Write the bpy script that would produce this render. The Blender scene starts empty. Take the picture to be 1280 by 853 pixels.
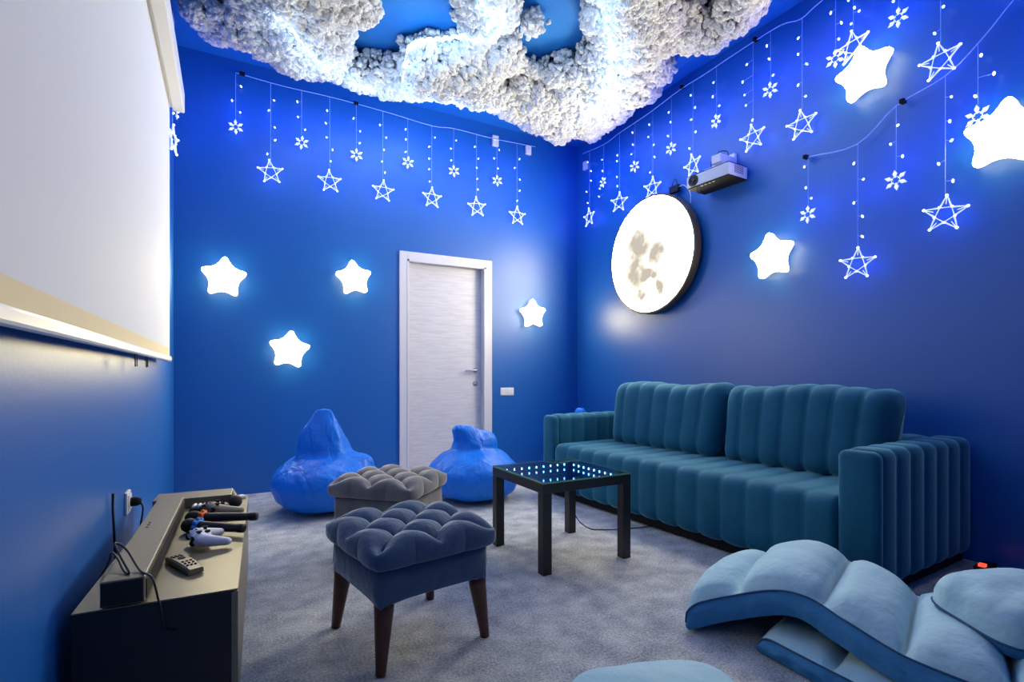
import bpy, bmesh, math, random
import numpy as np
from mathutils import Vector, Matrix, noise

PI = math.pi
SC = bpy.context.scene
COL = SC.collection
random.seed(7)

# ---------------------------------------------------------------- camera, world, exposure
cam_d = bpy.data.cameras.new('camera')
cam = bpy.data.objects.new('camera', cam_d)
COL.objects.link(cam)
SC.camera = cam
cam_d.sensor_width = 36.0
cam_d.lens = 652.0 / 1280.0 * 36.0
cam_d.shift_y = (468.0 - 426.5) / 1280.0
cam_d.clip_start = 0.02
cam.location = (0, 0, 0.98)
cam.rotation_euler = (PI / 2, 0, -math.atan(355.0 / 652.0))

W = bpy.data.worlds.new('world')
SC.world = W
W.use_nodes = True
W.node_tree.nodes['Background'].inputs[0].default_value = (0.05, 0.12, 0.4, 1)
W.node_tree.nodes['Background'].inputs[1].default_value = 0.05

SC.view_settings.view_transform = 'Standard'
SC.view_settings.look = 'None'
SC.view_settings.gamma = 1.0
SC.view_settings.use_curve_mapping = False
SC.view_settings.exposure = 0.0

MOON_POWER = 33.0
STAR_POWER = 58.0
LED_WATT = 1.1
FLUFF_WATT = 6.0

# room (metres): x right, y away, z up; camera stands at x=0, y=0
XL, XR, YB, YF, ZC = -0.367, 3.43, 4.77, -1.3, 3.52


# ---------------------------------------------------------------- materials
def mat(name, color=(0.5, 0.5, 0.5), rough=0.6, metal=0.0, spec=0.5, emit=None, estr=0.0,
        sheen=0.0, sheen_col=None, coat=0.0, bump=None, var=None, transmission=0.0, sub=0.0):
    m = bpy.data.materials.new(name)
    m.use_nodes = True
    nt = m.node_tree
    b = nt.nodes['Principled BSDF']
    b.inputs['Base Color'].default_value = (*color, 1)
    b.inputs['Roughness'].default_value = rough
    b.inputs['Metallic'].default_value = metal
    b.inputs['Specular IOR Level'].default_value = spec
    b.inputs['Coat Weight'].default_value = coat
    b.inputs['Transmission Weight'].default_value = transmission
    if sheen:
        b.inputs['Sheen Weight'].default_value = sheen
        b.inputs['Sheen Roughness'].default_value = 0.35
        if sheen_col:
            b.inputs['Sheen Tint'].default_value = (*sheen_col, 1)
    if emit:
        b.inputs['Emission Color'].default_value = (*emit, 1)
        b.inputs['Emission Strength'].default_value = estr
    tc = nt.nodes.new('ShaderNodeTexCoord')
    if var:            # (scale, amount, second colour)
        n = nt.nodes.new('ShaderNodeTexNoise')
        n.inputs['Scale'].default_value = var[0]
        n.inputs['Detail'].default_value = 6
        nt.links.new(tc.outputs['Object'], n.inputs['Vector'])
        r = nt.nodes.new('ShaderNodeValToRGB')
        r.color_ramp.elements[0].position = 0.5 - var[1]
        r.color_ramp.elements[1].position = 0.5 + var[1]
        r.color_ramp.elements[0].color = (*color, 1)
        r.color_ramp.elements[1].color = (*var[2], 1)
        nt.links.new(n.outputs['Fac'], r.inputs['Fac'])
        nt.links.new(r.outputs['Color'], b.inputs['Base Color'])
    if bump:           # (scale, strength, distance)
        n = nt.nodes.new('ShaderNodeTexNoise')
        n.inputs['Scale'].default_value = bump[0]
        n.inputs['Detail'].default_value = 5
        nt.links.new(tc.outputs['Object'], n.inputs['Vector'])
        bp = nt.nodes.new('ShaderNodeBump')
        bp.inputs['Strength'].default_value = bump[1]
        bp.inputs['Distance'].default_value = bump[2]
        nt.links.new(n.outputs['Fac'], bp.inputs['Height'])
        nt.links.new(bp.outputs['Normal'], b.inputs['Normal'])
    return m


M = {}
M['wall'] = mat('blue_satin_paint', (0.004, 0.115, 0.44), 0.40, spec=0.7, bump=(60, 0.12, 0.004))
M['ceiling'] = mat('blue_ceiling_paint', (0.008, 0.16, 0.5), 0.6, spec=0.3)
M['white_gloss'] = mat('white_door_lacquer', (0.70, 0.68, 0.73), 0.4)
M['white_plastic'] = mat('white_plastic', (0.8, 0.8, 0.82), 0.35)
M['white_metal'] = mat('white_enamel', (0.8, 0.79, 0.77), 0.35)
M['screen'] = mat('screen_white', (0.74, 0.76, 0.80), 0.75, spec=0.2)
M['screen_band'] = mat('screen_band_cream', (0.80, 0.68, 0.42), 0.7, spec=0.2)
M['black'] = mat('black_lacquer', (0.006, 0.006, 0.008), 0.42)
M['black_matte'] = mat('black_matte', (0.006, 0.006, 0.008), 0.8, spec=0.25)
M['console'] = mat('console_lamplit_laminate', (0.17, 0.14, 0.075), 0.38, spec=1.0, var=(9, 0.3, (0.20, 0.165, 0.09)))  # dark laminate lightened: the lamps' reflection is put into the base colour
M['console_unlit'] = mat('console_unlit_side', (0.008, 0.008, 0.012), 0.5)  # shade on the side turned from the lamps, painted as black
M['soundbar'] = mat('soundbar_shell', (0.15, 0.125, 0.07), 0.40, spec=1.0)  # tan base colour carries the lamps' reflection on a dark shell
M['grille'] = mat('grille_black', (0.008, 0.008, 0.008), 0.7, bump=(900, 0.6, 0.002))
M['velvet'] = mat('teal_velvet', (0.004, 0.085, 0.16), 0.75, spec=0.2, sheen=1.0, sheen_col=(0.25, 0.65, 0.85),
                  bump=(45, 0.12, 0.01), var=(7, 0.35, (0.010, 0.12, 0.21)))
M['velvet_grey'] = mat('slate_velvet', (0.045, 0.08, 0.15), 0.8, spec=0.2, sheen=1.0, sheen_col=(0.6, 0.7, 0.85),
                       bump=(24, 0.4, 0.015), var=(14, 0.3, (0.07, 0.115, 0.20)))
M['velvet_taupe'] = mat('taupe_velvet', (0.14, 0.145, 0.16), 0.8, spec=0.2, sheen=1.0, sheen_col=(0.8, 0.78, 0.7),
                        bump=(60, 0.1, 0.008), var=(14, 0.3, (0.24, 0.235, 0.24)))
M['button'] = mat('slate_button', (0.03, 0.05, 0.09), 0.8, spec=0.2)
M['wood_leg'] = mat('dark_cherry_wood', (0.05, 0.013, 0.008), 0.38, var=(30, 0.2, (0.09, 0.022, 0.012)))
M['bean'] = mat('blue_bean_fabric', (0.0, 0.18, 0.80), 0.45, spec=0.35, bump=(7, 0.8, 0.04))
M['pad'] = mat('pale_blue_canvas', (0.36, 0.60, 0.70), 0.85, spec=0.2, sheen=0.4, sheen_col=(0.7, 0.9, 1.0),
               bump=(11, 0.45, 0.03), var=(5, 0.4, (0.44, 0.66, 0.74)))
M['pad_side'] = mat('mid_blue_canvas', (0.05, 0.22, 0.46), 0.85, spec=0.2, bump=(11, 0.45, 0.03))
M['pad_black'] = mat('black_canvas', (0.006, 0.006, 0.008), 0.9, spec=0.2)
M['piping'] = mat('navy_piping', (0.02, 0.08, 0.18), 0.8)
M['chrome'] = mat('brushed_nickel', (0.5, 0.5, 0.52), 0.28, metal=1.0)
M['dark_metal'] = mat('dark_metal', (0.03, 0.03, 0.035), 0.4, metal=0.8)
M['orange'] = mat('orange_rubber', (0.9, 0.16, 0.01), 0.5)
M['blue_ring'] = mat('blue_rubber', (0.01, 0.2, 0.7), 0.5)
M['mic_head'] = mat('black_mesh', (0.012, 0.010, 0.010), 0.6, metal=0.3, bump=(900, 1.0, 0.003))
M['pad_white'] = mat('white_controller_plastic', (0.62, 0.64, 0.80), 0.4)
M['pad_grey'] = mat('grey_controller_plastic', (0.20, 0.18, 0.13), 0.45)
M['key'] = mat('pale_key', (0.55, 0.52, 0.42), 0.5)
M['wire'] = mat('glowing_clear_wire', (0.35, 0.5, 0.9), 0.3, emit=(0.05, 0.18, 0.9), estr=0.1)  # faint blue glow put into the wire, which is no light source
M['cable'] = mat('black_cable', (0.006, 0.006, 0.008), 0.5)
M['cable_white'] = mat('white_cable', (0.6, 0.62, 0.7), 0.5)
M['rim'] = mat('bronze_rim', (0.09, 0.06, 0.035), 0.45)
M['star_lamp'] = mat('lit_star_diffuser', (0.9, 0.85, 0.7), 0.5, emit=(1.0, 0.85, 0.46), estr=STAR_POWER)
M['star_side'] = mat('star_lamp_side', (0.8, 0.78, 0.85), 0.5, emit=(1.0, 0.82, 0.48), estr=4.5)
M['star_frame'] = mat('lit_clear_star', (0.75, 0.8, 1.0), 0.3, emit=(0.40, 0.45, 1.0), estr=1.15)
M['led'] = mat('cold_led', (0.8, 0.85, 1.0), 0.3, emit=(0.55, 0.70, 1.0), estr=3.0)
M['strip'] = mat('cold_led_strip', (0.8, 0.9, 1.0), 0.3, emit=(0.45, 0.72, 1.0), estr=9.0)
M['table_led'] = mat('cyan_led', (0.6, 0.9, 1.0), 0.3, emit=(0.25, 0.65, 1.0), estr=9.0)
M['red_led'] = mat('red_led', (0.9, 0.1, 0.05), 0.3, emit=(1.0, 0.04, 0.02), estr=3.0)
M['mirror'] = mat('blue_mirror', (0.25, 0.42, 0.8), 0.06, metal=1.0)
M['cotton'] = mat('cotton_fluff', (0.76, 0.75, 0.73), 0.95, spec=0.05, bump=(55, 0.9, 0.03))
for k in ('led', 'star_frame', 'table_led', 'red_led', 'wire'):
    M[k].cycles.emission_sampling = 'NONE'

_n = M['bean'].node_tree
_mp = _n.nodes.new('ShaderNodeMapping'); _mp.inputs['Scale'].default_value = (1.6, 1.6, 0.55)
_nz = [q for q in _n.nodes if q.type == 'TEX_NOISE'][0]
_n.links.new(_n.nodes['Texture Coordinate'].outputs['Object'], _mp.inputs['Vector']); _n.links.new(_mp.outputs['Vector'], _nz.inputs['Vector'])
_nz.inputs['Detail'].default_value = 3; _nz.inputs['Distortion'].default_value = 0.6

# glass over the table's lit well
g = bpy.data.materials.new('greenish_glass'); g.use_nodes = True
nt = g.node_tree
nt.nodes.remove(nt.nodes['Principled BSDF'])
tr = nt.nodes.new('ShaderNodeBsdfTransparent'); tr.inputs[0].default_value = (0.8, 0.93, 0.9, 1)
gl = nt.nodes.new('ShaderNodeBsdfGlossy'); gl.inputs['Roughness'].default_value = 0.03
fr = nt.nodes.new('ShaderNodeFresnel'); fr.inputs[0].default_value = 1.6
mx = nt.nodes.new('ShaderNodeMixShader')
nt.links.new(fr.outputs[0], mx.inputs[0]); nt.links.new(tr.outputs[0], mx.inputs[1]); nt.links.new(gl.outputs[0], mx.inputs[2])
nt.links.new(mx.outputs[0], nt.nodes['Material Output'].inputs[0])
M['glass'] = g
M['glass_edge'] = mat('green_glass_edge', (0.12, 0.35, 0.2), 0.2, spec=0.8)

# carpet: mottled grey blue pile
m = mat('grey_blue_carpet', (0.2, 0.25, 0.35), 0.95, spec=0.1, sheen=0.3)
nt = m.node_tree; b = nt.nodes['Principled BSDF']
tc = nt.nodes['Texture Coordinate'] if 'Texture Coordinate' in nt.nodes else nt.nodes.new('ShaderNodeTexCoord')
n1 = nt.nodes.new('ShaderNodeTexNoise'); n1.inputs['Scale'].default_value = 110; n1.inputs['Detail'].default_value = 6; n1.inputs['Roughness'].default_value = 0.75
n2 = nt.nodes.new('ShaderNodeTexNoise'); n2.inputs['Scale'].default_value = 9; n2.inputs['Detail'].default_value = 5
n3 = nt.nodes.new('ShaderNodeMath'); n3.operation = 'MULTIPLY_ADD'; n3.inputs[1].default_value = 0.68
n4 = nt.nodes.new('ShaderNodeMath'); n4.operation = 'MULTIPLY'; n4.inputs[1].default_value = 0.32
rp = nt.nodes.new('ShaderNodeValToRGB')
rp.color_ramp.elements[0].position = 0.38; rp.color_ramp.elements[0].color = (0.20, 0.25, 0.33, 1)
rp.color_ramp.elements[1].position = 0.62; rp.color_ramp.elements[1].color = (0.95, 0.97, 0.97, 1)
nt.links.new(tc.outputs['Object'], n1.inputs['Vector']); nt.links.new(tc.outputs['Object'], n2.inputs['Vector'])
nt.links.new(n2.outputs['Fac'], n4.inputs[0]); nt.links.new(n1.outputs['Fac'], n3.inputs[0]); nt.links.new(n4.outputs[0], n3.inputs[2])
nt.links.new(n3.outputs[0], rp.inputs['Fac']); nt.links.new(rp.outputs['Color'], b.inputs['Base Color'])
bp = nt.nodes.new('ShaderNodeBump'); bp.inputs['Strength'].default_value = 0.9; bp.inputs['Distance'].default_value = 0.02
nt.links.new(n3.outputs[0], bp.inputs['Height']); nt.links.new(bp.outputs['Normal'], b.inputs['Normal'])
M['carpet'] = m

# door leaf: fine wavy horizontal grain
m = mat('white_grain_door', (0.80, 0.78, 0.80), 0.45)
nt = m.node_tree; b = nt.nodes['Principled BSDF']
tc = nt.nodes['Texture Coordinate']
mp = nt.nodes.new('ShaderNodeMapping'); mp.inputs['Scale'].default_value = (2.2, 1, 22)
n1 = nt.nodes.new('ShaderNodeTexNoise'); n1.inputs['Scale'].default_value = 2.5; n1.inputs['Detail'].default_value = 5
n1.inputs['Distortion'].default_value = 0.7
rp = nt.nodes.new('ShaderNodeValToRGB')
rp.color_ramp.elements[0].position = 0.4; rp.color_ramp.elements[0].color = (0.60, 0.585, 0.64, 1)
rp.color_ramp.elements[1].position = 0.58; rp.color_ramp.elements[1].color = (0.68, 0.665, 0.72, 1)
bp = nt.nodes.new('ShaderNodeBump'); bp.inputs['Strength'].default_value = 0.2; bp.inputs['Distance'].default_value = 0.003
nt.links.new(tc.outputs['Object'], mp.inputs['Vector']); nt.links.new(mp.outputs['Vector'], n1.inputs['Vector'])
nt.links.new(n1.outputs['Fac'], rp.inputs['Fac']); nt.links.new(rp.outputs['Color'], b.inputs['Base Color'])
nt.links.new(n1.outputs['Fac'], bp.inputs['Height']); nt.links.new(bp.outputs['Normal'], b.inputs['Normal'])
M['door_leaf'] = m

# printed moon face, lit from behind: maria as darker translucent print
m = bpy.data.materials.new('lit_moon_print'); m.use_nodes = True
nt = m.node_tree; b = nt.nodes['Principled BSDF']
b.inputs['Base Color'].default_value = (0.14, 0.13, 0.11, 1); b.inputs['Roughness'].default_value = 0.7
tc = nt.nodes.new('ShaderNodeTexCoord')
def blob_mask(cy, cz, ry, rz):
    mp = nt.nodes.new('ShaderNodeMapping')
    mp.inputs['Location'].default_value = (0, -cy / ry, -cz / rz)
    mp.inputs['Scale'].default_value = (0, 1 / ry, 1 / rz)
    gr = nt.nodes.new('ShaderNodeTexGradient'); gr.gradient_type = 'SPHERICAL'
    nz = nt.nodes.new('ShaderNodeTexNoise'); nz.inputs['Scale'].default_value = 7; nz.inputs['Detail'].default_value = 5
    ad = nt.nodes.new('ShaderNodeMixRGB'); ad.blend_type = 'ADD'; ad.inputs[0].default_value = 0.13
    nt.links.new(tc.outputs['Object'], nz.inputs['Vector'])
    nt.links.new(tc.outputs['Object'], ad.inputs[1]); nt.links.new(nz.outputs['Color'], ad.inputs[2])
    nt.links.new(ad.outputs[0], mp.inputs['Vector']); nt.links.new(mp.outputs['Vector'], gr.inputs['Vector'])
    mu = nt.nodes.new('ShaderNodeMath'); mu.operation = 'MULTIPLY'; mu.use_clamp = True
    mu.inputs[1].default_value = 1.7
    nt.links.new(gr.outputs['Fac'], mu.inputs[0])
    return mu
acc = None
for a in ((0.21, 0.17, 0.17, 0.15), (0.24, -0.06, 0.13, 0.17), (-0.02, 0.06, 0.11, 0.11), (0.10, -0.11, 0.10, 0.08),
          (-0.06, -0.25, 0.06, 0.07), (0.02, -0.14, 0.06, 0.05), (0.17, -0.28, 0.07, 0.06)):
    k = blob_mask(*a)
    if acc is None:
        acc = k
    else:
        mxn = nt.nodes.new('ShaderNodeMath'); mxn.operation = 'MAXIMUM'
        nt.links.new(acc.outputs[0], mxn.inputs[0]); nt.links.new(k.outputs[0], mxn.inputs[1]); acc = mxn
nz = nt.nodes.new('ShaderNodeTexNoise'); nz.inputs['Scale'].default_value = 11; nz.inputs['Detail'].default_value = 8
nt.links.new(tc.outputs['Object'], nz.inputs['Vector'])
nm = nt.nodes.new('ShaderNodeMath'); nm.operation = 'MULTIPLY_ADD'; nm.use_clamp = True; nm.inputs[1].default_value = 3.2; nm.inputs[2].default_value = -0.95
nt.links.new(nz.outputs['Fac'], nm.inputs[0])
mm = nt.nodes.new('ShaderNodeMath'); mm.operation = 'MULTIPLY'
nt.links.new(acc.outputs[0], mm.inputs[0]); nt.links.new(nm.outputs[0], mm.inputs[1])
cr = nt.nodes.new('ShaderNodeValToRGB')
cr.color_ramp.elements[0].position = 0.0; cr.color_ramp.elements[0].color = (1.0, 0.91, 0.64, 1)
cr.color_ramp.elements[1].position = 0.55
cr.color_ramp.elements[1].color = (0.50 / MOON_POWER, 0.43 / MOON_POWER, 0.31 / MOON_POWER, 1)
e_ = cr.color_ramp.elements.new(0.05); e_.color = (1.5 / MOON_POWER, 1.35 / MOON_POWER, 1.05 / MOON_POWER, 1)
e_ = cr.color_ramp.elements.new(0.20); e_.color = (0.84 / MOON_POWER, 0.75 / MOON_POWER, 0.58 / MOON_POWER, 1)
nt.links.new(mm.outputs[0], cr.inputs['Fac'])
nt.links.new(cr.outputs['Color'], b.inputs['Emission Color'])
b.inputs['Emission Strength'].default_value = MOON_POWER
M['moon'] = m


# ---------------------------------------------------------------- helpers
def link(name, me, m, parent=None, loc=None, rot=None, smooth=False):
    o = bpy.data.objects.new(name, me)
    COL.objects.link(o)
    if m is not None and not me.materials:
        for q in (m if isinstance(m, (list, tuple)) else [m]):
            me.materials.append(q)
    if smooth:
        me.polygons.foreach_set('use_smooth', [True] * len(me.polygons))
    if parent is not None:
        o.parent = parent
    if loc is not None:
        o.location = loc
    if rot is not None:
        o.rotation_euler = rot
    return o


def tag(o, label=None, cat=None, group=None, kind=None):
    if label: o['label'] = label
    if cat: o['category'] = cat
    if group: o['group'] = group
    if kind: o['kind'] = kind
    return o


def empty(name, loc, rz=0.0, label=None, cat=None, group=None):
    o = bpy.data.objects.new(name, None)
    o.empty_display_size = 0.05
    COL.objects.link(o)
    o.location = loc
    o.rotation_euler = (0, 0, rz)
    return tag(o, label, cat, group)


def copy_tree(o, parent=None):
    c = o.copy(); COL.objects.link(c); c.parent = parent
    for ch in list(o.children):
        copy_tree(ch, c)
    return c


class MB:
    """collects shapes into one mesh"""
    def __init__(s):
        s.v, s.f, s.mi = [], [], []
    def add(s, vs, fs, mi=0):
        o = len(s.v)
        s.v += [tuple(p) for p in vs]
        s.f += [tuple(i + o for i in f) for f in fs]
        s.mi += [mi] * len(fs)
        return s
    def box(s, x0, x1, y0, y1, z0, z1, bev=0.0, mi=0, mtx=None):
        bm = bmesh.new()
        bmesh.ops.create_cube(bm, size=1)
        for v in bm.verts:
            v.co = Vector((x0 + (v.co.x + .5) * (x1 - x0), y0 + (v.co.y + .5) * (y1 - y0), z0 + (v.co.z + .5) * (z1 - z0)))
        if bev:
            bmesh.ops.bevel(bm, geom=bm.edges[:], offset=bev, segments=2, affect='EDGES', profile=0.5)
        if mtx is not None:
            bm.transform(mtx)
        bm.verts.index_update()
        s.add([v.co for v in bm.verts], [[v.index for v in f.verts] for f in bm.faces], mi)
        bm.free()
        return s
    def tube(s, pts, r, n=8, mi=0, closed=False):
        pts = [Vector(p) for p in pts]
        k = len(pts)
        rs = r if isinstance(r, (list, tuple)) else [r] * k
        vs, fs = [], []
        up = Vector((0, 0, 1))
        prev = None
        for i, p in enumerate(pts):
            if closed:
                t = pts[(i + 1) % k] - pts[i - 1]
            else:
                t = pts[min(i + 1, k - 1)] - pts[max(i - 1, 0)]
            t = t.normalized() if t.length > 1e-9 else Vector((0, 0, 1))
            a = prev if prev is not None else (up if abs(t.z) < 0.9 else Vector((1, 0, 0)))
            nrm = (a - t * a.dot(t))
            nrm = nrm.normalized() if nrm.length > 1e-6 else t.orthogonal().normalized()
            prev = nrm
            bn = t.cross(nrm)
            for j in range(n):
                q = 2 * PI * j / n
                vs.append(p + (nrm * math.cos(q) + bn * math.sin(q)) * rs[i])
        for i in range(k if closed else k - 1):
            for j in range(n):
                a, b_ = i * n + j, i * n + (j + 1) % n
                i2 = (i + 1) % k
                fs.append((a, b_, i2 * n + (j + 1) % n, i2 * n + j))
        if not closed:
            fs.append(tuple(range(n - 1, -1, -1)))
            fs.append(tuple((k - 1) * n + j for j in range(n)))
        return s.add(vs, fs, mi)
    def lathe(s, prof, n=24, mi=0, mtx=None, cap=True):
        """prof: list of (r, z)"""
        vs, fs = [], []
        for r, z in prof:
            for j in range(n):
                q = 2 * PI * j / n
                vs.append(Vector((r * math.cos(q), r * math.sin(q), z)))
        for i in range(len(prof) - 1):
            for j in range(n):
                fs.append((i * n + j, i * n + (j + 1) % n, (i + 1) * n + (j + 1) % n, (i + 1) * n + j))
        if cap:
            fs.append(tuple(range(n - 1, -1, -1)))
            fs.append(tuple((len(prof) - 1) * n + j for j in range(n)))
        if mtx is not None:
            vs = [mtx @ v for v in vs]
        return s.add(vs, fs, mi)
    def ball(s, c, r, sub=2, mi=0, sc=(1, 1, 1)):
        bm = bmesh.new()
        bmesh.ops.create_icosphere(bm, subdivisions=sub, radius=1)
        bm.verts.index_update()
        s.add([(c[0] + v.co.x * r * sc[0], c[1] + v.co.y * r * sc[1], c[2] + v.co.z * r * sc[2]) for v in bm.verts],
              [[v.index for v in f.verts] for f in bm.faces], mi)
        bm.free()
        return s
    def mesh(s, name):
        me = bpy.data.meshes.new(name)
        me.from_pydata(s.v, [], s.f)
        me.polygons.foreach_set('material_index', s.mi)
        me.update()
        return me
    def build(s, name, m, parent=None, loc=None, rot=None, smooth=False):
        return link(name, s.mesh(name), m, parent, loc, rot, smooth)


def bez(pts, n=10):
    """Catmull-Rom through points"""
    P = [Vector(p) for p in pts]
    P = [P[0] * 2 - P[1]] + P + [P[-1] * 2 - P[-2]]
    out = []
    for i in range(1, len(P) - 2):
        for k in range(n):
            t = k / n
            a, b_, c, d = P[i - 1], P[i], P[i + 1], P[i + 2]
            out.append(0.5 * ((2 * b_) + (c - a) * t + (2 * a - 5 * b_ + 4 * c - d) * t * t + (3 * b_ - a - 3 * c + d) * t ** 3))
    out.append(P[-2])
    return out


def fuse(name, balls, m, parent, voxel=0.02, smooth_it=8, disp=None, loc=None, rot=None):
    """several ellipsoids/hulls merged into one skin by remeshing"""
    mb = MB()
    for c, r, sc in balls:
        mb.ball(c, r, 3, 0, sc)
    o = mb.build(name, m, parent, loc, rot)
    md = o.modifiers.new('remesh', 'REMESH'); md.mode = 'VOXEL'; md.voxel_size = voxel; md.use_smooth_shade = True
    if smooth_it:
        md = o.modifiers.new('smooth', 'SMOOTH'); md.factor = 0.6; md.iterations = smooth_it
    if disp:
        tx = bpy.data.textures.new(name + '_folds', 'CLOUDS'); tx.noise_scale = disp[0]
        md = o.modifiers.new('folds', 'DISPLACE'); md.texture = tx; md.strength = disp[1]; md.texture_coords = 'LOCAL'
    return o


def channel_body(prof, length, n, bulge, per=9, end_r=0.03, groove=0.35):
    """closed profile of (a, b, weight) points swept along the third axis, with n stitched channels.
    returns verts as (s, a, b) and faces"""
    k = len(prof)
    ca = sum(p[0] for p in prof) / k; cb = sum(p[1] for p in prof) / k
    nr = []
    for i in range(k):
        ax, bx = prof[(i + 1) % k][0] - prof[i - 1][0], prof[(i + 1) % k][1] - prof[i - 1][1]
        l = math.hypot(ax, bx) or 1
        nr.append((bx / l, -ax / l))
    vs, fs = [], []
    S = []
    for c in range(n):
        for j in range(per):
            S.append((c + j / per))
    S.append(n)
    for s_ in S:
        fr_ = s_ - math.floor(s_)
        bl = bulge * (math.sin(PI * fr_) ** groove if 0 < fr_ < 1 else 0)
        d = min(s_, n - s_) / n * length
        ins = 0 if d >= end_r else end_r - math.sqrt(max(0, end_r ** 2 - (end_r - d) ** 2))
        for i in range(k):
            w = prof[i][2] if len(prof[i]) > 2 else 1
            off = bl * w - ins - bulge * 0.5
            vs.append((s_ / n * length, prof[i][0] + nr[i][0] * off, prof[i][1] + nr[i][1] * off))
    m_ = len(S)
    for a in range(m_ - 1):
        for i in range(k):
            fs.append((a * k + i, a * k + (i + 1) % k, (a + 1) * k + (i + 1) % k, (a + 1) * k + i))
    fs.append(tuple(range(k - 1, -1, -1)))
    fs.append(tuple((m_ - 1) * k + i for i in range(k)))
    return vs, fs


def round_rect(a0, a1, b0, b1, r, seg=5, step=0.08, w=None):
    """counter-clockwise rounded rectangle outline, (a, b, weight)"""
    out = []
    cs = [(a1 - r, b0 + r, -PI / 2), (a1 - r, b1 - r, 0), (a0 + r, b1 - r, PI / 2), (a0 + r, b0 + r, PI)]
    for ca, cb, st in cs:
        for i in range(seg + 1):
            q = st + PI / 2 * i / seg
            out.append((ca + r * math.cos(q), cb + r * math.sin(q)))
    res = []
    for i, p in enumerate(out):
        res.append(p)
        q = out[(i + 1) % len(out)]
        d = math.hypot(q[0] - p[0], q[1] - p[1])
        for j in range(1, int(d / step) + 1):
            t = j / (int(d / step) + 1)
            res.append((p[0] + (q[0] - p[0]) * t, p[1] + (q[1] - p[1]) * t))
    return [(a, b_, 1.0 if w is None else w(a, b_)) for a, b_ in res]

# ================================================================ the room
def struct(name, mb, m, smooth=False):
    return tag(mb.build(name, m, smooth=smooth), kind='structure')

struct('floor', MB().box(XL - .1, XR + .1, YF - .1, YB + .1, -0.10, 0), M['carpet'])
struct('ceiling', MB().box(XL - .1, XR + .1, YF - .1, YB + .1, ZC, ZC + .1), M['ceiling'])
struct('wall_left', MB().box(XL - .12, XL, YF - .1, YB + .1, 0, ZC), M['wall'])
struct('wall_right', MB().box(XR, XR + .12, YF - .1, YB + .1, 0, ZC), M['wall'])
struct('wall_front', MB().box(XL, XR, YF - .12, YF, 0, ZC), M['wall'])
DX0, DX1, DZ = 1.470, 2.286, 2.06         # door opening inside the architrave
wb = MB()
wb.box(XL, DX0, YB, YB + .14, 0, ZC).box(DX1, XR, YB, YB + .14, 0, ZC).box(DX0, DX1, YB, YB + .14, DZ, ZC)
struct('wall_back', wb, M['wall'])

# door
dr = tag(empty('door_1', (DX0, YB, 0)), kind='structure', label='white wood grain door in white frame in the back wall', )
Wd = DX1 - DX0
fr_ = MB()
fr_.box(-.07, 0.012, -.022, 0.0, 0, DZ + .07, .004).box(Wd - .012, Wd + .07, -.022, 0.0, 0, DZ - .012, .004)
fr_.box(.0, Wd + .07, -.0225, 0.0, DZ - .012, DZ + .07, .004)
fr_.box(0, .018, 0, .13, 0, DZ).box(Wd - .018, Wd, 0, .13, 0, DZ).box(.018, Wd - .018, 0, .13, DZ - .018, DZ)
fr_.box(-.002, .02, -.026, -.02, 0, DZ + .002).box(Wd - .02, Wd + .002, -.026, -.02, 0, DZ).box(0, Wd, -.026, -.02, DZ - .02, DZ)
fr_.build('door_frame', M['white_gloss'], dr)
lf = MB().box(.021, Wd - .021, .055, .095, .006, DZ - .02, .002).build('door_leaf', M['door_leaf'], dr)
hx = Wd - .085
hb = MB()
q = Matrix.Translation((hx, .055, 1.02)) @ Matrix.Rotation(PI / 2, 4, 'X')
hb.lathe([(.001, 0), (.026, 0), (.026, .007), (.012, .010), (.010, .045), (.001, .046)], 20, mtx=q)
hb.tube(bez([(hx, .012, 1.02), (hx - .02, .010, 1.02), (hx - .07, .012, 1.018), (hx - .125, .018, 1.015)], 5), [.009] * 15 + [.006], 10)
hb.build('handle', M['chrome'], lf, smooth=True)
q = Matrix.Translation((hx, .055, .885)) @ Matrix.Rotation(PI / 2, 4, 'X')
MB().lathe([(.001, 0), (.025, 0), (.025, .007), (.010, .010), (.009, .016), (.001, .017)], 20, mtx=q).build('lock_cylinder', M['chrome'], lf, smooth=True)

# ================================================================ projection screen on the left wall
SY0, SY1 = -0.35, 3.70
ps = empty('projection_screen', (XL + .05, 1.7, 2.57), 0,
           'large white pull-down projector screen hanging on the left wall', 'screen')
cs = MB()
px = ps.location.x; py = 1.7; pz = 2.57
cs.box(XL + .008 - px, -.316 - px, SY0 - .03 - py, 3.75 - py, 0, .12, .006)
cs.box(-.292 - px, -.232 - px, SY0 - .03 - py, 3.75 - py, 0, .12, .006)
cs.box(XL + .01 - px, -.234 - px, SY0 - .03 - py, 3.75 - py, .02, .12, .006)
cs.build('screen_case', M['white_metal'], ps)
MB().box(-.3075 - px, -.3055 - px, SY0 - py, SY1 - py, 1.135 - pz, 0.02).build('screen_fabric', M['screen'], ps)
MB().box(-.3078 - px, -.3052 - px, SY0 - py, SY1 - py, 1.085 - pz, 1.135 - pz).build('screen_border', M['screen_band'], ps)
b_ = MB().box(-.318 - px, -.295 - px, SY0 - .01 - py, SY1 + .02 - py, 1.055 - pz, 1.088 - pz, .008)
b_.build('bottom_bar', M['white_metal'], ps)
for yy in (2.42, 2.72):
    a = MB().tube([(-.306 - px, yy - py - .022, 1.056 - pz), (-.306 - px, yy - py - .022, 1.01 - pz),
                   (-.306 - px, yy - py + .022, 1.01 - pz), (-.306 - px, yy - py + .022, 1.056 - pz)], .0022, 6)
    a.build('pull_hook', M['dark_metal'], ps)

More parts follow.
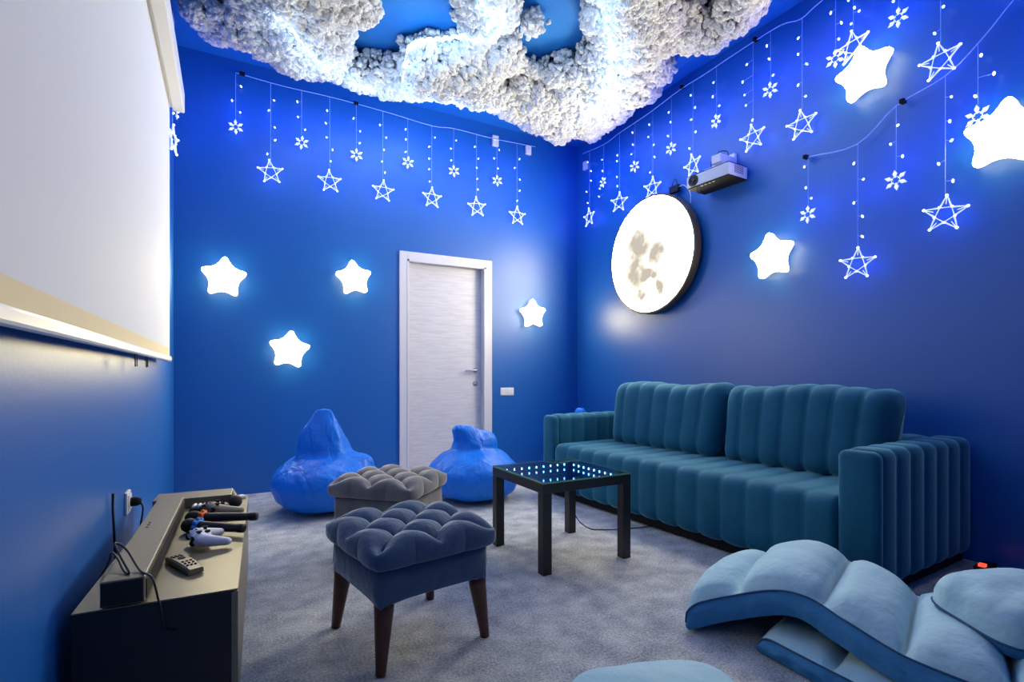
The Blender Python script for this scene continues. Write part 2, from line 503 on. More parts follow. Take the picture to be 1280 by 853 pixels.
# ================================================================ lamps: moon and stars
ml = empty('moon_lamp', (3.33, 3.53, 2.055), 0, 'large round glowing full moon wall lamp above the sofa', 'wall lamp')
MB().lathe([(.001, 0), (.512, 0), (.519, .004)], 96, mtx=Matrix.Rotation(-PI / 2, 4, 'Y')).build('moon_face', M['moon'], ml)
rm = MB()
rm.lathe([(.513, 0.006), (.528, 0.004), (.532, -.004), (.532, -.060), (.52, -.066), (.40, -.067), (.001, -.067)], 96,
         mtx=Matrix.Rotation(-PI / 2, 4, 'Y'), cap=False).build('drum_rim', M['rim'], ml, smooth=False)
for z_ in (.40, -.46):
    MB().box(.067, .10, -.03, .03, z_, z_ + .06).build('wall_bracket', M['dark_metal'], ml)
jb = MB().box(.035, .075, -.30, -.20, .49, .55, .004)
jb.tube(bez([(.05, -.28, .55), (.045, -.27, .60), (.05, -.24, .59), (.05, -.22, .55)], 5), .004, 6)
jb.build('junction_clip', M['dark_metal'], ml)
MB().tube(bez([(.055, -.29, .53), (.05, -.36, .52), (.055, -.42, .44), (.07, -.41, .36)], 6), .0035, 6).build('lead', M['cable_white'], ml)


def star_outline(R, r, soft=3):
    pts = []
    for i in range(10):
        q = PI / 2 + i * PI / 5
        rr = R if i % 2 == 0 else r
        pts.append((rr * math.cos(q), rr * math.sin(q)))
    for _ in range(soft):
        new = []
        for i in range(len(pts)):
            a, b2 = pts[i], pts[(i + 1) % len(pts)]
            new.append((a[0] * .75 + b2[0] * .25, a[1] * .75 + b2[1] * .25))
            new.append((a[0] * .25 + b2[0] * .75, a[1] * .25 + b2[1] * .75))
        pts = new
    return pts


def layered(outline, layers):
    """outline in (x, z); layers of (scale, depth) -> mesh facing -y"""
    k = len(outline)
    vs, fs = [], []
    for sc, dp in layers:
        for x, z in outline:
            vs.append((x * sc, -dp, z * sc))
    for a in range(len(layers) - 1):
        for i in range(k):
            fs.append((a * k + i, a * k + (i + 1) % k, (a + 1) * k + (i + 1) % k, (a + 1) * k + i))
    fs.append(tuple(range(k)))
    c = len(vs); vs.append((0, -layers[-1][1], 0)); o = (len(layers) - 1) * k
    for i in range(k):
        fs.append((o + i, o + (i + 1) % k, c))
    return vs, fs

so = star_outline(.252, .128)
sv, sf = layered(so, [(.90, 0.03), (1.0, .036), (1.0, .062), (.975, .072), (.90, .078), (.5, .080)])
fv, ff = layered(so, [(.992, .066), (.975, .072), (.90, .078), (.5, .080)])
STAR_ME = MB().add(fv, ff[:-len(so) - 1] + ff[-len(so):]).mesh('star_lamp_face')
dv, df = layered(so, [(.90, 0.03), (1.0, .036), (1.0, .060), (.99, .0665)])
STAR_SIDE = MB().add(dv, df[:-len(so)]).mesh('star_lamp_side')
bv, bf = layered(so, [(.80, 0.0), (.80, .030)])
STAR_BACK = MB().add(bv, bf).mesh('star_lamp_base')

def star_lamp(loc, rz, roll, size, label):
    t = empty('star_lamp', loc, 0, label, 'wall lamp', 'glowing star wall lamps')
    t.rotation_euler = (0, 0, rz)
    a = link('front_diffuser', STAR_ME, M['star_lamp'], t, rot=(0, roll, 0), smooth=False)
    a.scale = (size, 1, size)
    e_ = link('side_wall', STAR_SIDE, M['star_side'], t, rot=(0, roll, 0))
    e_.scale = (size, 1, size)
    c = link('wall_base', STAR_BACK, M['white_plastic'], t, rot=(0, roll, 0))
    c.scale = (size, 1, size)
    return t

yb = YB - .0005
star_lamp((-0.028, yb, 1.745), 0, 0.05, .76, 'glowing yellow star lamp nearest the projector screen, highest at left of the back wall')
star_lamp((0.978, yb, 1.828), 0, -.12, .73, 'glowing yellow star lamp just left of the white door at head height')
star_lamp((0.45, yb, 1.1820000000000002), 0, 0.10, .75, 'glowing yellow star lamp lowest on the back wall, over the left beanbag')
star_lamp((2.817, yb, 1.6130000000000002), 0, -.06, .72, 'glowing yellow star lamp on the back wall right of the door')
xr = XR - .0005
star_lamp((xr, 1.752, 2.804), -PI / 2, -.10, .77, 'glowing yellow star lamp high on the right wall beside hanging icicle stars')
star_lamp((xr, 1.102, 2.172), -PI / 2, 0.12, .80, 'glowing yellow star lamp at the far right edge, cut by the frame')
star_lamp((xr, 2.36, 1.815), -PI / 2, -.10, .78, 'glowing yellow star lamp below the projector, right of the moon')

# ================================================================ star curtain garlands
def ico_bulb():
    mb = MB().ball((0, 0, 0), .0072, 1, 0, (1, 1, 1.6))
    return mb.mesh('led_bulb')
BULB = ico_bulb()
def frame_star(R):
    mb = MB()
    P = [((R if i % 2 == 0 else R * .42) * math.cos(PI / 2 + i * PI / 5), 0, (R if i % 2 == 0 else R * .42) * math.sin(PI / 2 + i * PI / 5)) for i in range(10)]
    P = [Vector(p) for p in P]
    mb.tube([p * 0.96 for p in P], .0058, 6, closed=True)
    mb.tube([P[i] * .98 for i in (1, 3, 5, 7, 9)], .003, 5, closed=True)
    for i in range(0, 10, 2):
        mb.tube([P[i] * .9, P[i] * .5], .0022, 4)
    return mb.mesh('star_frame')
def frame_tips(R):
    mb = MB()
    for i in range(10):
        rr = R * (.93 if i % 2 == 0 else .45)
        q = PI / 2 + i * PI / 5
        mb.ball((rr * math.cos(q), -.004, rr * math.sin(q)), .0085 if i % 2 == 0 else .006, 1)
    return mb.mesh('star_tip_leds')
def flake_mesh(R):
    mb = MB()
    for i in range(6):
        q = PI / 2 + i * PI / 3
        c, s_ = math.cos(q), math.sin(q)
        a = [Vector((c * R * t - s_ * w, y, s_ * R * t + c * w)) for t, w, y in ((.2, 0, 0), (.62, R * .2, 0), (1, 0, 0), (.62, -R * .2, 0), (.6, 0, -.008), (.6, 0, .008))]
        mb.add(a, [(0, 1, 4), (1, 2, 4), (2, 3, 4), (3, 0, 4), (1, 0, 5), (2, 1, 5), (3, 2, 5), (0, 3, 5)])
    mb.tube([Vector((math.cos(PI / 3 * i) * R * .35, 0, math.sin(PI / 3 * i) * R * .35)) for i in range(6)], .002, 4, closed=True)
    return mb.mesh('flake_frame')
def flake_tips(R):
    mb = MB()
    for i in range(6):
        q = PI / 2 + i * PI / 3
        mb.ball((R * .62 * math.cos(q), -.008, R * .62 * math.sin(q)), .0065, 1)
    return mb.mesh('flake_leds')
SF, ST, FF, FT = frame_star(.105), frame_tips(.105), flake_mesh(.062), flake_tips(.062)

def led_light(parent, loc, watt, col=(.0, .06, 1.0), rad=.05):
    l = bpy.data.lights.new('led_glow', 'POINT')
    l.energy = watt; l.color = col; l.shadow_soft_size = rad
    o = bpy.data.objects.new('led_glow', l); COL.objects.link(o)
    o.parent = parent; o.location = loc
    return o

def garland(label, drops, tops, plane, fixed, rz, wire_extra=()):
    """plane 'xz' (back wall) or 'yz' (side walls); drops: (kind, (u, z), bulbs)"""
    pt = (lambda u, z, off=0: Vector((u, fixed - off, z))) if plane == 'xz' else (lambda u, z, off=0: Vector((fixed - off * (1 if fixed > 1 else -1), u, z)))
    base = pt(*tops[0])
    t = empty('star_curtain_lights', base, 0, label, 'string lights', 'star curtain string lights')
    w = bez([pt(*p) - base for p in tops], 4)
    MB().tube(w, .0034, 6).build('main_wire', M['wire'], t)
    def top_z(u):
        best = None
        for a, c in zip(tops[:-1], tops[1:]):
            lo, hi = min(a[0], c[0]), max(a[0], c[0])
            if lo <= u <= hi and hi > lo:
                return a[1] + (c[1] - a[1]) * (u - a[0]) / (c[0] - a[0])
        e = min(tops, key=lambda p: abs(p[0] - u))
        return e[1]
    for kind, (u, z), bulbs in drops:
        R = .105 if kind == 's' else .062
        cord = [pt(u, top_z(u)) - base] + [pt(u, (top_z(u) + z) / 2 + .01) - base, pt(u, z + R * .96) - base]
        MB().tube(cord, .0016, 4).build('drop_cord', M['wire'], t)
        ry = random.uniform(-.12, .12)
        if kind == 's':
            o = link('star', SF, M['star_frame'], t, pt(u, z, .006) - base, (0, ry, rz + random.uniform(-.25, .25)))
            tag(link('tip_bulbs', ST, M['led'], o), kind='stuff')
        else:
            o = link('snowflake', FF, M['star_frame'], t, pt(u, z, .006) - base, (0, ry, rz + random.uniform(-.25, .25)))
            tag(link('tip_bulbs', FT, M['led'], o), kind='stuff')
        led_light(t, pt(u, z, .10) - base, LED_WATT * (.8 if kind == 's' else .45))
        led_light(t, pt(u, top_z(u) - .28, .12) - base, LED_WATT * .6)
        for bu, bz in bulbs:
            link('led_bulb', BULB, M['led'], t, pt(bu, bz, .004) - base, (random.uniform(-.6, .6), random.uniform(-.9, .9), 0))
            mb = None
    # short stems from cord to bulb, too thin to pick apart singly
    mb = MB()
    for kind, (u, z), bulbs in drops:
        for bu, bz in bulbs:
            mb.tube([pt(u, bz + .012) - base, pt(bu, bz, .004) - base], .0014, 4)
    tag(mb.build('bulb_stems', M['wire'], t), kind='stuff')
    for k_ in wire_extra:
        MB().box(-.02, .02, -.012, .012, -.012, .012, .003).build('wire_splice', M['black_matte'], t, pt(*k_) - base)
    return t

BACK = [
  ('f',(0.054,2.962),[(0.092,3.298),(0.028,3.168),(0.086,3.087)]),
  ('s',(0.309,2.648),[(0.335,3.246),(0.295,3.154),(0.340,3.024),(0.343,2.919),(0.284,2.793)]),
  ('f',(0.548,2.941),[(0.514,3.280),(0.519,3.153),(0.575,3.057)]),
  ('s',(0.776,2.653),[(0.753,3.263),(0.743,3.152),(0.749,3.030),(0.799,2.933),(0.783,2.830)]),
  ('f',(1.002,2.929),[(0.977,3.248),(1.035,3.146),(1.031,3.040)]),
  ('s',(1.239,2.647),[(1.211,3.243),(1.269,3.141),(1.248,3.025),(1.230,2.915),(1.257,2.819)]),
  ('f',(1.472,2.953),[(1.450,3.257),(1.452,3.164),(1.450,3.047)]),
  ('s',(1.707,2.661),[(1.737,3.243),(1.679,3.143),(1.679,3.030),(1.679,2.929),(1.683,2.813)]),
  ('f',(1.931,2.958),[(1.956,3.262),(1.900,3.171),(1.903,3.057)]),
  ('s',(2.176,2.645),[(2.154,3.242),(2.194,3.131),(2.176,3.036),(2.182,2.928),(2.189,2.823)]),
  ('f',(2.404,2.949),[(2.427,3.266),(2.369,3.169),(2.414,3.075)]),
  ('s',(2.637,2.624),[(2.665,3.220),(2.607,3.117),(2.670,3.007),(2.667,2.891),(2.637,2.782)]),
]
RIGHT = [
  ('s',(4.494,2.654),[(4.522,3.253),(4.466,3.140),(4.466,3.037),(4.543,2.942),(4.522,2.816)]),
  ('f',(4.258,2.953),[(4.277,3.190),(4.271,3.073),(4.317,2.906),(4.330,2.827)]),
  ('s',(4.008,2.675),[(4.038,3.149),(4.044,3.093),(4.044,2.936),(4.038,2.843)]),
  ('f',(3.786,2.949),[(3.817,3.284),(3.812,3.167),(3.833,3.084)]),
  ('s',(3.551,2.674),[(3.592,3.265),(3.604,3.157),(3.535,3.058),(3.525,2.945),(3.581,2.824)]),
  ('f',(3.323,2.943),[(3.352,3.271),(3.331,3.177),(3.361,3.068)]),
  ('s',(3.084,2.711),[(3.105,3.305),(3.059,3.183),(3.100,3.100),(3.053,2.980),(3.119,2.867)]),
  ('f',(2.846,2.978),[(2.873,3.297),(2.880,3.188),(2.817,3.088)]),
  ('s',(2.520,2.718),[(2.570,3.283),(2.606,3.170),(2.589,3.065),(2.578,2.982),(2.522,2.849)]),
  ('f',(2.379,3.002),[(2.406,3.330),(2.388,3.227),(2.357,3.096)]),
  ('s',(2.147,2.659),[(2.172,3.253),(2.173,3.145),(2.113,3.048),(2.173,2.936),(2.121,2.837)]),
  ('f',(1.927,2.983),[(1.955,3.292),(1.890,3.191),(1.905,3.097)]),
  ('s',(1.820,3.002),[(1.847,3.303),(1.811,3.237),(1.784,3.200),(1.831,3.149)]),
  ('f',(1.572,3.032),[(1.578,3.323),(1.545,3.209),(1.598,3.141)]),
  ('s',(1.371,2.678),[(1.338,3.287),(1.392,3.174),(1.357,2.962),(1.397,2.840)]),
  ('f',(1.105,2.920),[(1.124,3.292),(1.087,3.165),(1.130,3.076)]),
]
LOW = [
  ('f',(2.104,2.041),[(2.128,2.367),(2.118,2.224),(2.081,2.143)]),
  ('s',(1.793,1.656),[(1.814,2.278),(1.759,2.163),(1.814,2.035),(1.764,1.939),(1.765,1.817)]),
  ('f',(1.584,2.099),[(1.574,2.413),(1.611,2.318),(1.550,2.226)]),
  ('s',(1.349,1.841),[(1.321,2.459),(1.328,2.331),(1.320,2.226),(1.378,2.121),(1.314,2.008)]),
  ('f',(1.210,2.306),[(1.196,2.613),(1.145,2.494),(1.220,2.414)]),
  ('s',(0.961,2.107),[(0.977,2.798),(0.934,2.639),(0.983,2.497),(0.950,2.328)]),
]
garland('icicle star string lights hanging along the back wall above the door', BACK,
        [(.054, 3.40), (.40, 3.385), (.8, 3.39), (1.3, 3.375), (1.71, 3.35), (1.93, 3.375), (2.3, 3.37), (2.64, 3.38), (2.86, 3.39)], 'xz', 4.735, 0,
        [(.10, 3.405), (1.0, 3.39)])
garland('icicle star string lights hanging high along the right wall under the ceiling', RIGHT,
        [(4.62, 3.38), (4.25, 3.34), (4.0, 3.36), (3.6, 3.375), (3.23, 3.41), (2.95, 3.41), (2.68, 3.42), (2.314, 3.42), (2.157, 3.375), (2.006, 3.41), (1.6, 3.44), (1.1, 3.42)],
        'yz', 3.39, -PI / 2, [(3.2, 3.42), (2.5, 3.43)])
garland('icicle star string lights strung lower and rising toward the right edge of the right wall', LOW,
        [(2.10, 2.425), (1.80, 2.39), (1.584, 2.53), (1.349, 2.585), (1.19, 2.70), (1.07, 2.82), (.93, 2.92)], 'yz', 3.388, -PI / 2,
        [(2.12, 2.43), (1.55, 2.54)])
garland('short piece of star string lights behind the end of the projector screen', [
  ('s', (4.15, 2.55), [(4.18, 2.98), (4.11, 2.86), (4.18, 2.74)]),
  ('f', (4.42, 2.86), [(4.44, 3.14), (4.40, 3.04)])],
        [(3.85, 3.31), (4.15, 3.30), (4.42, 3.33), (4.6, 3.36)], 'yz', XL + .04, PI / 2)

# ================================================================ cotton cloud under the ceiling
OUT = [(-0.28, 4.04), (-0.17, 4.26), (-0.12, 4.38), (0.08, 4.28), (0.23, 4.29), (0.47, 4.39), (0.57, 4.50), (0.83, 4.38), (1.11, 4.45), (1.44, 4.38), (1.67, 4.22), (2.02, 4.23), (2.35, 4.31), (2.79, 4.46), (2.99, 4.46), (3.02, 4.19), (3.33, 4.28), (3.25, 3.91), (3.21, 3.57), (3.23, 3.25), (3.14, 3.09), (2.89, 2.93), (2.9, 2.8), (3.0, 2.71), (3.13, 2.75), (3.12, 2.55), (3.17, 2.42), (3.13, 2.25), (3.02, 2.05), (2.87, 1.91), (2.67, 1.75), (2.09, 1.74), (1.0, 2.15), (0.15, 2.79), (0.06, 3.3), (0.06, 3.58), (0.0, 3.68), (-0.06, 3.87), (-0.21, 3.98)]
HOLES = [[(0.71, 3.7), (0.77, 3.78), (0.77, 3.96), (0.79, 4.12), (0.93, 4.13), (1.13, 4.05), (1.13, 3.88), (1.26, 3.67), (1.43, 3.64), (1.5, 3.48), (1.42, 3.39), (1.36, 3.25), (1.08, 2.75), (0.66, 2.95), (0.86, 3.45), (0.85, 3.61), (0.84, 3.78), (0.78, 3.71)],
         [(1.66, 3.0), (1.75, 3.24), (1.93, 3.42), (2.07, 3.58), (2.24, 3.47), (2.38, 3.30), (2.36, 3.04), (2.16, 2.92), (1.74, 2.35), (1.44, 2.5)],
         [(2.68, 2.53), (2.77, 2.48), (2.83, 2.38), (2.57, 2.10), (2.35, 2.2)],
         [(1.93, 3.85), (1.98, 3.64), (2.17, 3.71), (2.08, 3.83)]]
STRIPS = [[(0.24, 3.56), (0.42, 3.74), (0.55, 3.91), (0.69, 4.01), (0.85, 4.2), (1.06, 4.26)],
          [(1.30, 2.75), (1.35, 2.88), (1.51, 2.96), (1.61, 3.12), (1.55, 3.32), (1.38, 3.5), (1.2, 3.65), (1.18, 3.86), (1.26, 4.15), (1.38, 4.26), (1.55, 4.27), (1.66, 4.17), (1.92, 4.11), (2.06, 4.01)],
          [(1.85, 2.40), (1.99, 2.53), (2.13, 2.66), (2.3, 2.8), (2.42, 2.94), (2.53, 3.1), (2.64, 3.25), (2.71, 3.46), (2.75, 3.67)]]
def inside(px_, py_, poly):
    x, y = px_, py_
    r = np.zeros(x.shape, bool)
    n = len(poly)
    for i in range(n):
        x1, y1 = poly[i]; x2, y2 = poly[(i + 1) % n]
        if y1 == y2: continue
        c = ((y1 > y) != (y2 > y)) & (x < (x2 - x1) * (y - y1) / (y2 - y1) + x1)
        r ^= c
    return r
def edge_dist(x, y, poly):
    d = np.full(x.shape, 9.0)
    n = len(poly)
    for i in range(n):
        x1, y1 = poly[i]; x2, y2 = poly[(i + 1) % n]
        L = (x2 - x1) ** 2 + (y2 - y1) ** 2 + 1e-9
        t = np.clip(((x - x1) * (x2 - x1) + (y - y1) * (y2 - y1)) / L, 0, 1)
        d = np.minimum(d, np.hypot(x - x1 - t * (x2 - x1), y - y1 - t * (y2 - y1)))
    return d
rng = np.random.RandomState(5)
def field(x, y, seed, n=24, lo=2.0, hi=14.0):
    r = np.random.RandomState(seed)
    s_ = 0; w_ = 0
    for i in range(n):
        f_ = lo * (hi / lo) ** (i / (n - 1)); a = r.uniform(0, 2 * PI); ph = r.uniform(0, 2 * PI)
        k = f_ ** -.6
        s_ = s_ + k * np.sin(f_ * (x * math.cos(a) + y * math.sin(a)) + ph); w_ += k
    return s_ / w_ * 2.2
# billows: round lumps the tufts sit on
nb = 1500
bx_, by_ = rng.uniform(-.32, 3.35, 9 * nb), rng.uniform(1.7, 4.55, 9 * nb)
okb = inside(bx_, by_, OUT)
bed = edge_dist(bx_, by_, OUT)
for h in HOLES:
    okb &= ~inside(bx_, by_, h)
    bed = np.minimum(bed, edge_dist(bx_, by_, h))
okb &= bed > .018
bx_, by_, bed = bx_[okb][:nb], by_[okb][:nb], bed[okb][:nb]
bR = rng.uniform(.045, .125, len(bx_)) * np.clip(.45 + bed / .16, .45, 1.0)
bR = np.minimum(bR, bed + .045)
bdrop = .045 + .13 * np.clip(bed / .24, 0, 1) ** .8 + .06 * field(bx_, by_, 3) * np.clip(bed / .15, .2, 1)
bdrop = np.clip(bdrop + .03 * np.clip(bed / .08, 0, 1), .03, .29)
N0 = 60000
cx = rng.uniform(-.38, 3.41, N0); cy = rng.uniform(1.65, 4.68, N0)
thick = np.full(N0, -1.0)
for a0 in range(0, N0, 6000):
    s0 = slice(a0, a0 + 6000)
    d2 = (cx[s0, None] - bx_[None]) ** 2 + (cy[s0, None] - by_[None]) ** 2
    hh = bR[None] ** 2 - d2
    val = np.where(hh > 0, bdrop[None] - .06 + np.sqrt(np.maximum(hh, 0)) * .95, -1)
    thick[s0] = val.max(1)
ok = thick > -.5
cx, cy, thick = cx[ok], cy[ok], np.clip(thick[ok], .02, .33)
zc = 3.49 - thick + rng.exponential(.016, len(cx))
rad = rng.uniform(.011, .030, len(cx))
side = rng.rand(len(cx)) < .30
zc = np.where(side, np.minimum(3.49, zc + rng.uniform(0, .16, len(cx))), zc)
# an islet in the second gap
n_i = 160
cx = np.concatenate([cx, rng.normal(1.86, .035, n_i)]); cy = np.concatenate([cy, rng.normal(3.12, .03, n_i)])
zc = np.concatenate([zc, rng.uniform(3.36, 3.49, n_i)]); rad = np.concatenate([rad, rng.uniform(.013, .026, n_i)])
bmi = bmesh.new(); bmesh.ops.create_icosphere(bmi, subdivisions=2, radius=1.0); bmi.verts.index_update()
IV = np.array([v.co[:] for v in bmi.verts]); IF = np.array([[v.index for v in f.verts] for f in bmi.faces]); bmi.free()
npf = len(cx); nv = len(IV)
ang = rng.uniform(0, 2 * PI, npf)
jit = 1 + rng.uniform(-.32, .32, (npf, nv))
V = IV[None] * jit[..., None] * rad[:, None, None] * rng.uniform(.75, 1.3, (npf, 1, 3))
ca, sa = np.cos(ang)[:, None], np.sin(ang)[:, None]
X = V[..., 0] * ca - V[..., 1] * sa; Y = V[..., 0] * sa + V[..., 1] * ca
co = np.stack([X + cx[:, None], Y + cy[:, None], np.minimum(V[..., 2] + zc[:, None], ZC - .004)], -1).reshape(-1, 3)
cl = empty('cotton_cloud', (1.5, 3.4, 3.45), 0, 'big fluffy white cotton cloud with glowing strips under the ceiling', 'cloud decoration')
co -= np.array(cl.location)
fa = (IF[None] + (np.arange(npf) * nv)[:, None, None]).reshape(-1)
me = bpy.data.meshes.new('cotton_fluff')
me.vertices.add(len(co)); me.vertices.foreach_set('co', co.astype(np.float32).ravel())
me.loops.add(len(fa)); me.loops.foreach_set('vertex_index', fa.astype(np.int32))
me.polygons.add(len(fa) // 3)
me.polygons.foreach_set('loop_start', np.arange(0, len(fa), 3, dtype=np.int32))
me.polygons.foreach_set('loop_total', np.full(len(fa) // 3, 3, dtype=np.int32))
me.update(); me.validate()
o = link('cotton_fluff', me, M['cotton'], cl, smooth=True)
tag(o, kind='stuff')
print('cloud puffs', npf, 'tris', len(fa) // 3)
# backing that carries the cotton, right under the ceiling
def zf(x, y):
    hh = bR ** 2 - (bx_ - x) ** 2 - (by_ - y) ** 2
    v = np.where(hh > 0, bdrop - .06 + np.sqrt(np.maximum(hh, 0)) * .95, .1)
    return 3.49 - float(np.clip(v.max(), .05, .33))
for k, S_ in enumerate(STRIPS):
    pts = bez([(x, y, 0) for x, y in S_], 12)
    P3 = []
    for i, p in enumerate(pts):
        P3.append(Vector((p.x, p.y, zf(p.x, p.y) - .004 + .010 * math.sin(i * 2.1))) - Vector(cl.location))
    MB().tube(P3, .012, 8).build('led_strip', M['strip'], cl)
    for i in range(3, len(P3) - 2, 11):
        led_light(cl, P3[i] - Vector((0, 0, .13)), FLUFF_WATT * .22, (.35, .60, 1.0), .10)

# ================================================================ sofa
SOFA = (2.395, 1.19, 0)
SRZ = math.radians(2.75)
sf_ = empty('sofa', SOFA, SRZ, 'long dark teal velvet sofa with vertical channel stitching and box arms', 'sofa')
def sweep_y(prof, x0, y0, length, n, bulge, per=9, end_r=.02, groove=.35):
    """profile given in (x, z), swept along y"""
    vs, fs = channel_body([(p[0], p[1], p[2]) for p in prof], length, n, bulge, per, end_r, groove)
    return [(x0 + a, y0 + s, b) for s, a, b in vs], fs
def sweep_x(prof, x0, length, n, bulge, per=9, end_r=.02, groove=.35):
    """profile given in (y, z), swept along x"""
    vs, fs = channel_body(prof, length, n, bulge, per, end_r, groove)
    return [(x0 + s, a, b) for s, a, b in vs], fs
LY = 2.47
seat = MB()
pf = round_rect(0.0, .80, .055, .425, .065, 6, .07)
seat.add(*sweep_y(pf, 0, .165, LY - .33, 14, .013, 9, .02, .5))
seat.build('seat', M['velvet'], sf_, smooth=True)
for nm, y0, y1 in (('near', 0, .165), ('far', LY - .15, LY)):
    a = MB()
    a.add(*sweep_x(round_rect(y0 + .004, y1 - .004, .055, .648, .042, 5, .08), .055, .95, 7, .011, 9, .02, .5))
    a.add(*sweep_x(round_rect(y0, y1, .055, .645, .035, 5, .2), .0, .07, 1, .0, 9, .028))
    o = a.build('armrest', M['velvet'], sf_, smooth=True)
bk = MB()
bk.add(*sweep_y(round_rect(.79, 1.0, .055, .64, .05, 5, .08), 0, .165, LY - .33, 14, .018, 7, .01))
bk.build('backrest', M['velvet'], sf_, smooth=True)
MB().box(.04, .98, .03, LY - .03, .012, .07).build('plinth', M['black_matte'], sf_)
for fx, fy in ((.07, .06), (.07, LY - .06), (.94, .06), (.94, LY - .06)):
    MB().lathe([(.022, 0), (.026, .02), (.026, .03)], 14, mtx=Matrix.Translation((fx, fy, 0))).build('foot', M['white_plastic'], sf_, smooth=True)

def back_cushion(y0, y1, label, seed):
    Lc = y1 - y0
    ca, sa = math.cos(SRZ), math.sin(SRZ)
    lx, ly = .565, (y0 + y1) / 2
    t = empty('back_cushion', (SOFA[0] + lx * ca - ly * sa, SOFA[1] + lx * sa + ly * ca, .43), SRZ, label, 'cushion', 'sofa back cushions')
    prof = []
    K = 40
    for i in range(K):
        q = 2 * PI * i / K
        c, s_ = math.cos(q), math.sin(q)
        x = abs(c) ** .62 * .125 * (1 if c > 0 else -1)
        z = abs(s_) ** .34 * .238 * (1 if s_ > 0 else -1)
        prof.append((x + (z + .24) * .16, z + .238, 1.0))
    per, n = 9, 7
    vs, fs = channel_body(prof, Lc, n, .016, per, .06, .45)
    out = []
    for s, a, b in vs:
        e = min(s, Lc - s) / Lc
        k = 1 - .28 * max(0, 1 - e / .13) ** 2           # thinner near the side seams
        aa = (a - (b * .16)) * k + b * .16
        bb = b + .010 * math.sin(s * 9 + seed) * (b / .47) - .012 * max(0, 1 - e / .08)
        # seams lean outward at the upper corners
        ss = s + (.05 * (s / Lc - .5)) * (b / .47 - .5)
        out.append((aa + .006 * noise.noise(Vector((s * 6, b * 7, seed))), ss - Lc / 2, max(bb, 0.0)))
    MB().add(out, fs).build('cushion_body', M['velvet'], t, smooth=True)
back_cushion(1.150, 2.185, 'channel-stitched teal back cushion at the far left end of the sofa', 1.0)
back_cushion(.172, 1.125, 'channel-stitched teal back cushion at the near right end of the sofa', 4.0)

# ================================================================ beanbags
def fuse2(name, parts, m, parent, voxel, it, disp, loc=None, rot=None):
    mb = MB()
    for p in parts:
        if p[0] == 'b':
            mb.ball(p[1], p[2], 3, 0, p[3])
        else:
            bm = bmesh.new()
            for v in p[1]: bm.verts.new(v)
            r = bmesh.ops.convex_hull(bm, input=bm.verts[:])
            bmesh.ops.delete(bm, geom=[e for e in bm.verts if not e.link_faces], context='VERTS')
            bm.verts.index_update()
            mb.add([v.co for v in bm.verts], [[v.index for v in f.verts] for f in bm.faces]); bm.free()
    o = mb.build(name, m, parent, loc, rot)
    md = o.modifiers.new('remesh', 'REMESH'); md.mode = 'VOXEL'; md.voxel_size = voxel; md.use_smooth_shade = True
    md = o.modifiers.new('smooth', 'SMOOTH'); md.factor = .6; md.iterations = it
    if disp:
        for sc, st in disp:
            tx = bpy.data.textures.new(name + '_folds', 'CLOUDS'); tx.noise_scale = sc
            md = o.modifiers.new('folds', 'DISPLACE'); md.texture = tx; md.strength = st; md.mid_level = .5; md.texture_coords = 'LOCAL'
    return o

def beanbag(loc, rz, label, peak, size=1.0):
    t = empty('beanbag_chair', loc, rz, label, 'beanbag', 'blue beanbag chairs')
    s = size
    parts = [('b', (0, 0, .20 * s), .385 * s, (1, .98, .53)), ('b', (0, 0, .12 * s), .36 * s, (1, .98, .34)),
             ('b', (.01, .04, .28 * s), .30 * s, (1.08, .95, .50))]
    parts += peak
    fuse2('bag', parts, M['bean'], t, .014, 9, [(.25, .04)])
    return t
tA = beanbag((.63, 3.98, 0), -.4, 'blue beanbag chair with tall folded peak near the left corner',
             [('h', [(-.20, -.12, .34), (.17, -.15, .30), (.19, .14, .34), (-.14, .18, .36), (.035, .0, .74), (-.065, -.03, .735), (-.10, .03, .70), (-.17, -.09, .55), (.10, -.03, .56)]),
              ('b', (.22, .0, .33), .12, (1, .9, .6))])
tB = beanbag((1.70, 3.76, 0), -.2, 'blue beanbag chair with drooping rounded top in front of the door',
             [('b', (.0, .03, .40), .17, (1, .8, .9)), ('b', (-.06, .0, .50), .105, (1, .8, .85)), ('b', (-.115, -.01, .545), .06, (1, .9, .8)),
              ('b', (.07, .02, .42), .13, (1, .8, .9))], .96)
beanbag((3.05, 4.20, 0), 1.9, 'blue beanbag chair mostly hidden in the corner behind the sofa arm',
        [('h', [(-.14, -.10, .30), (.12, -.13, .28), (.14, .16, .30), (-.15, .2, .34), (.04, .02, .66), (-.06, -.02, .66), (-.07, .05, .65)])], .85)

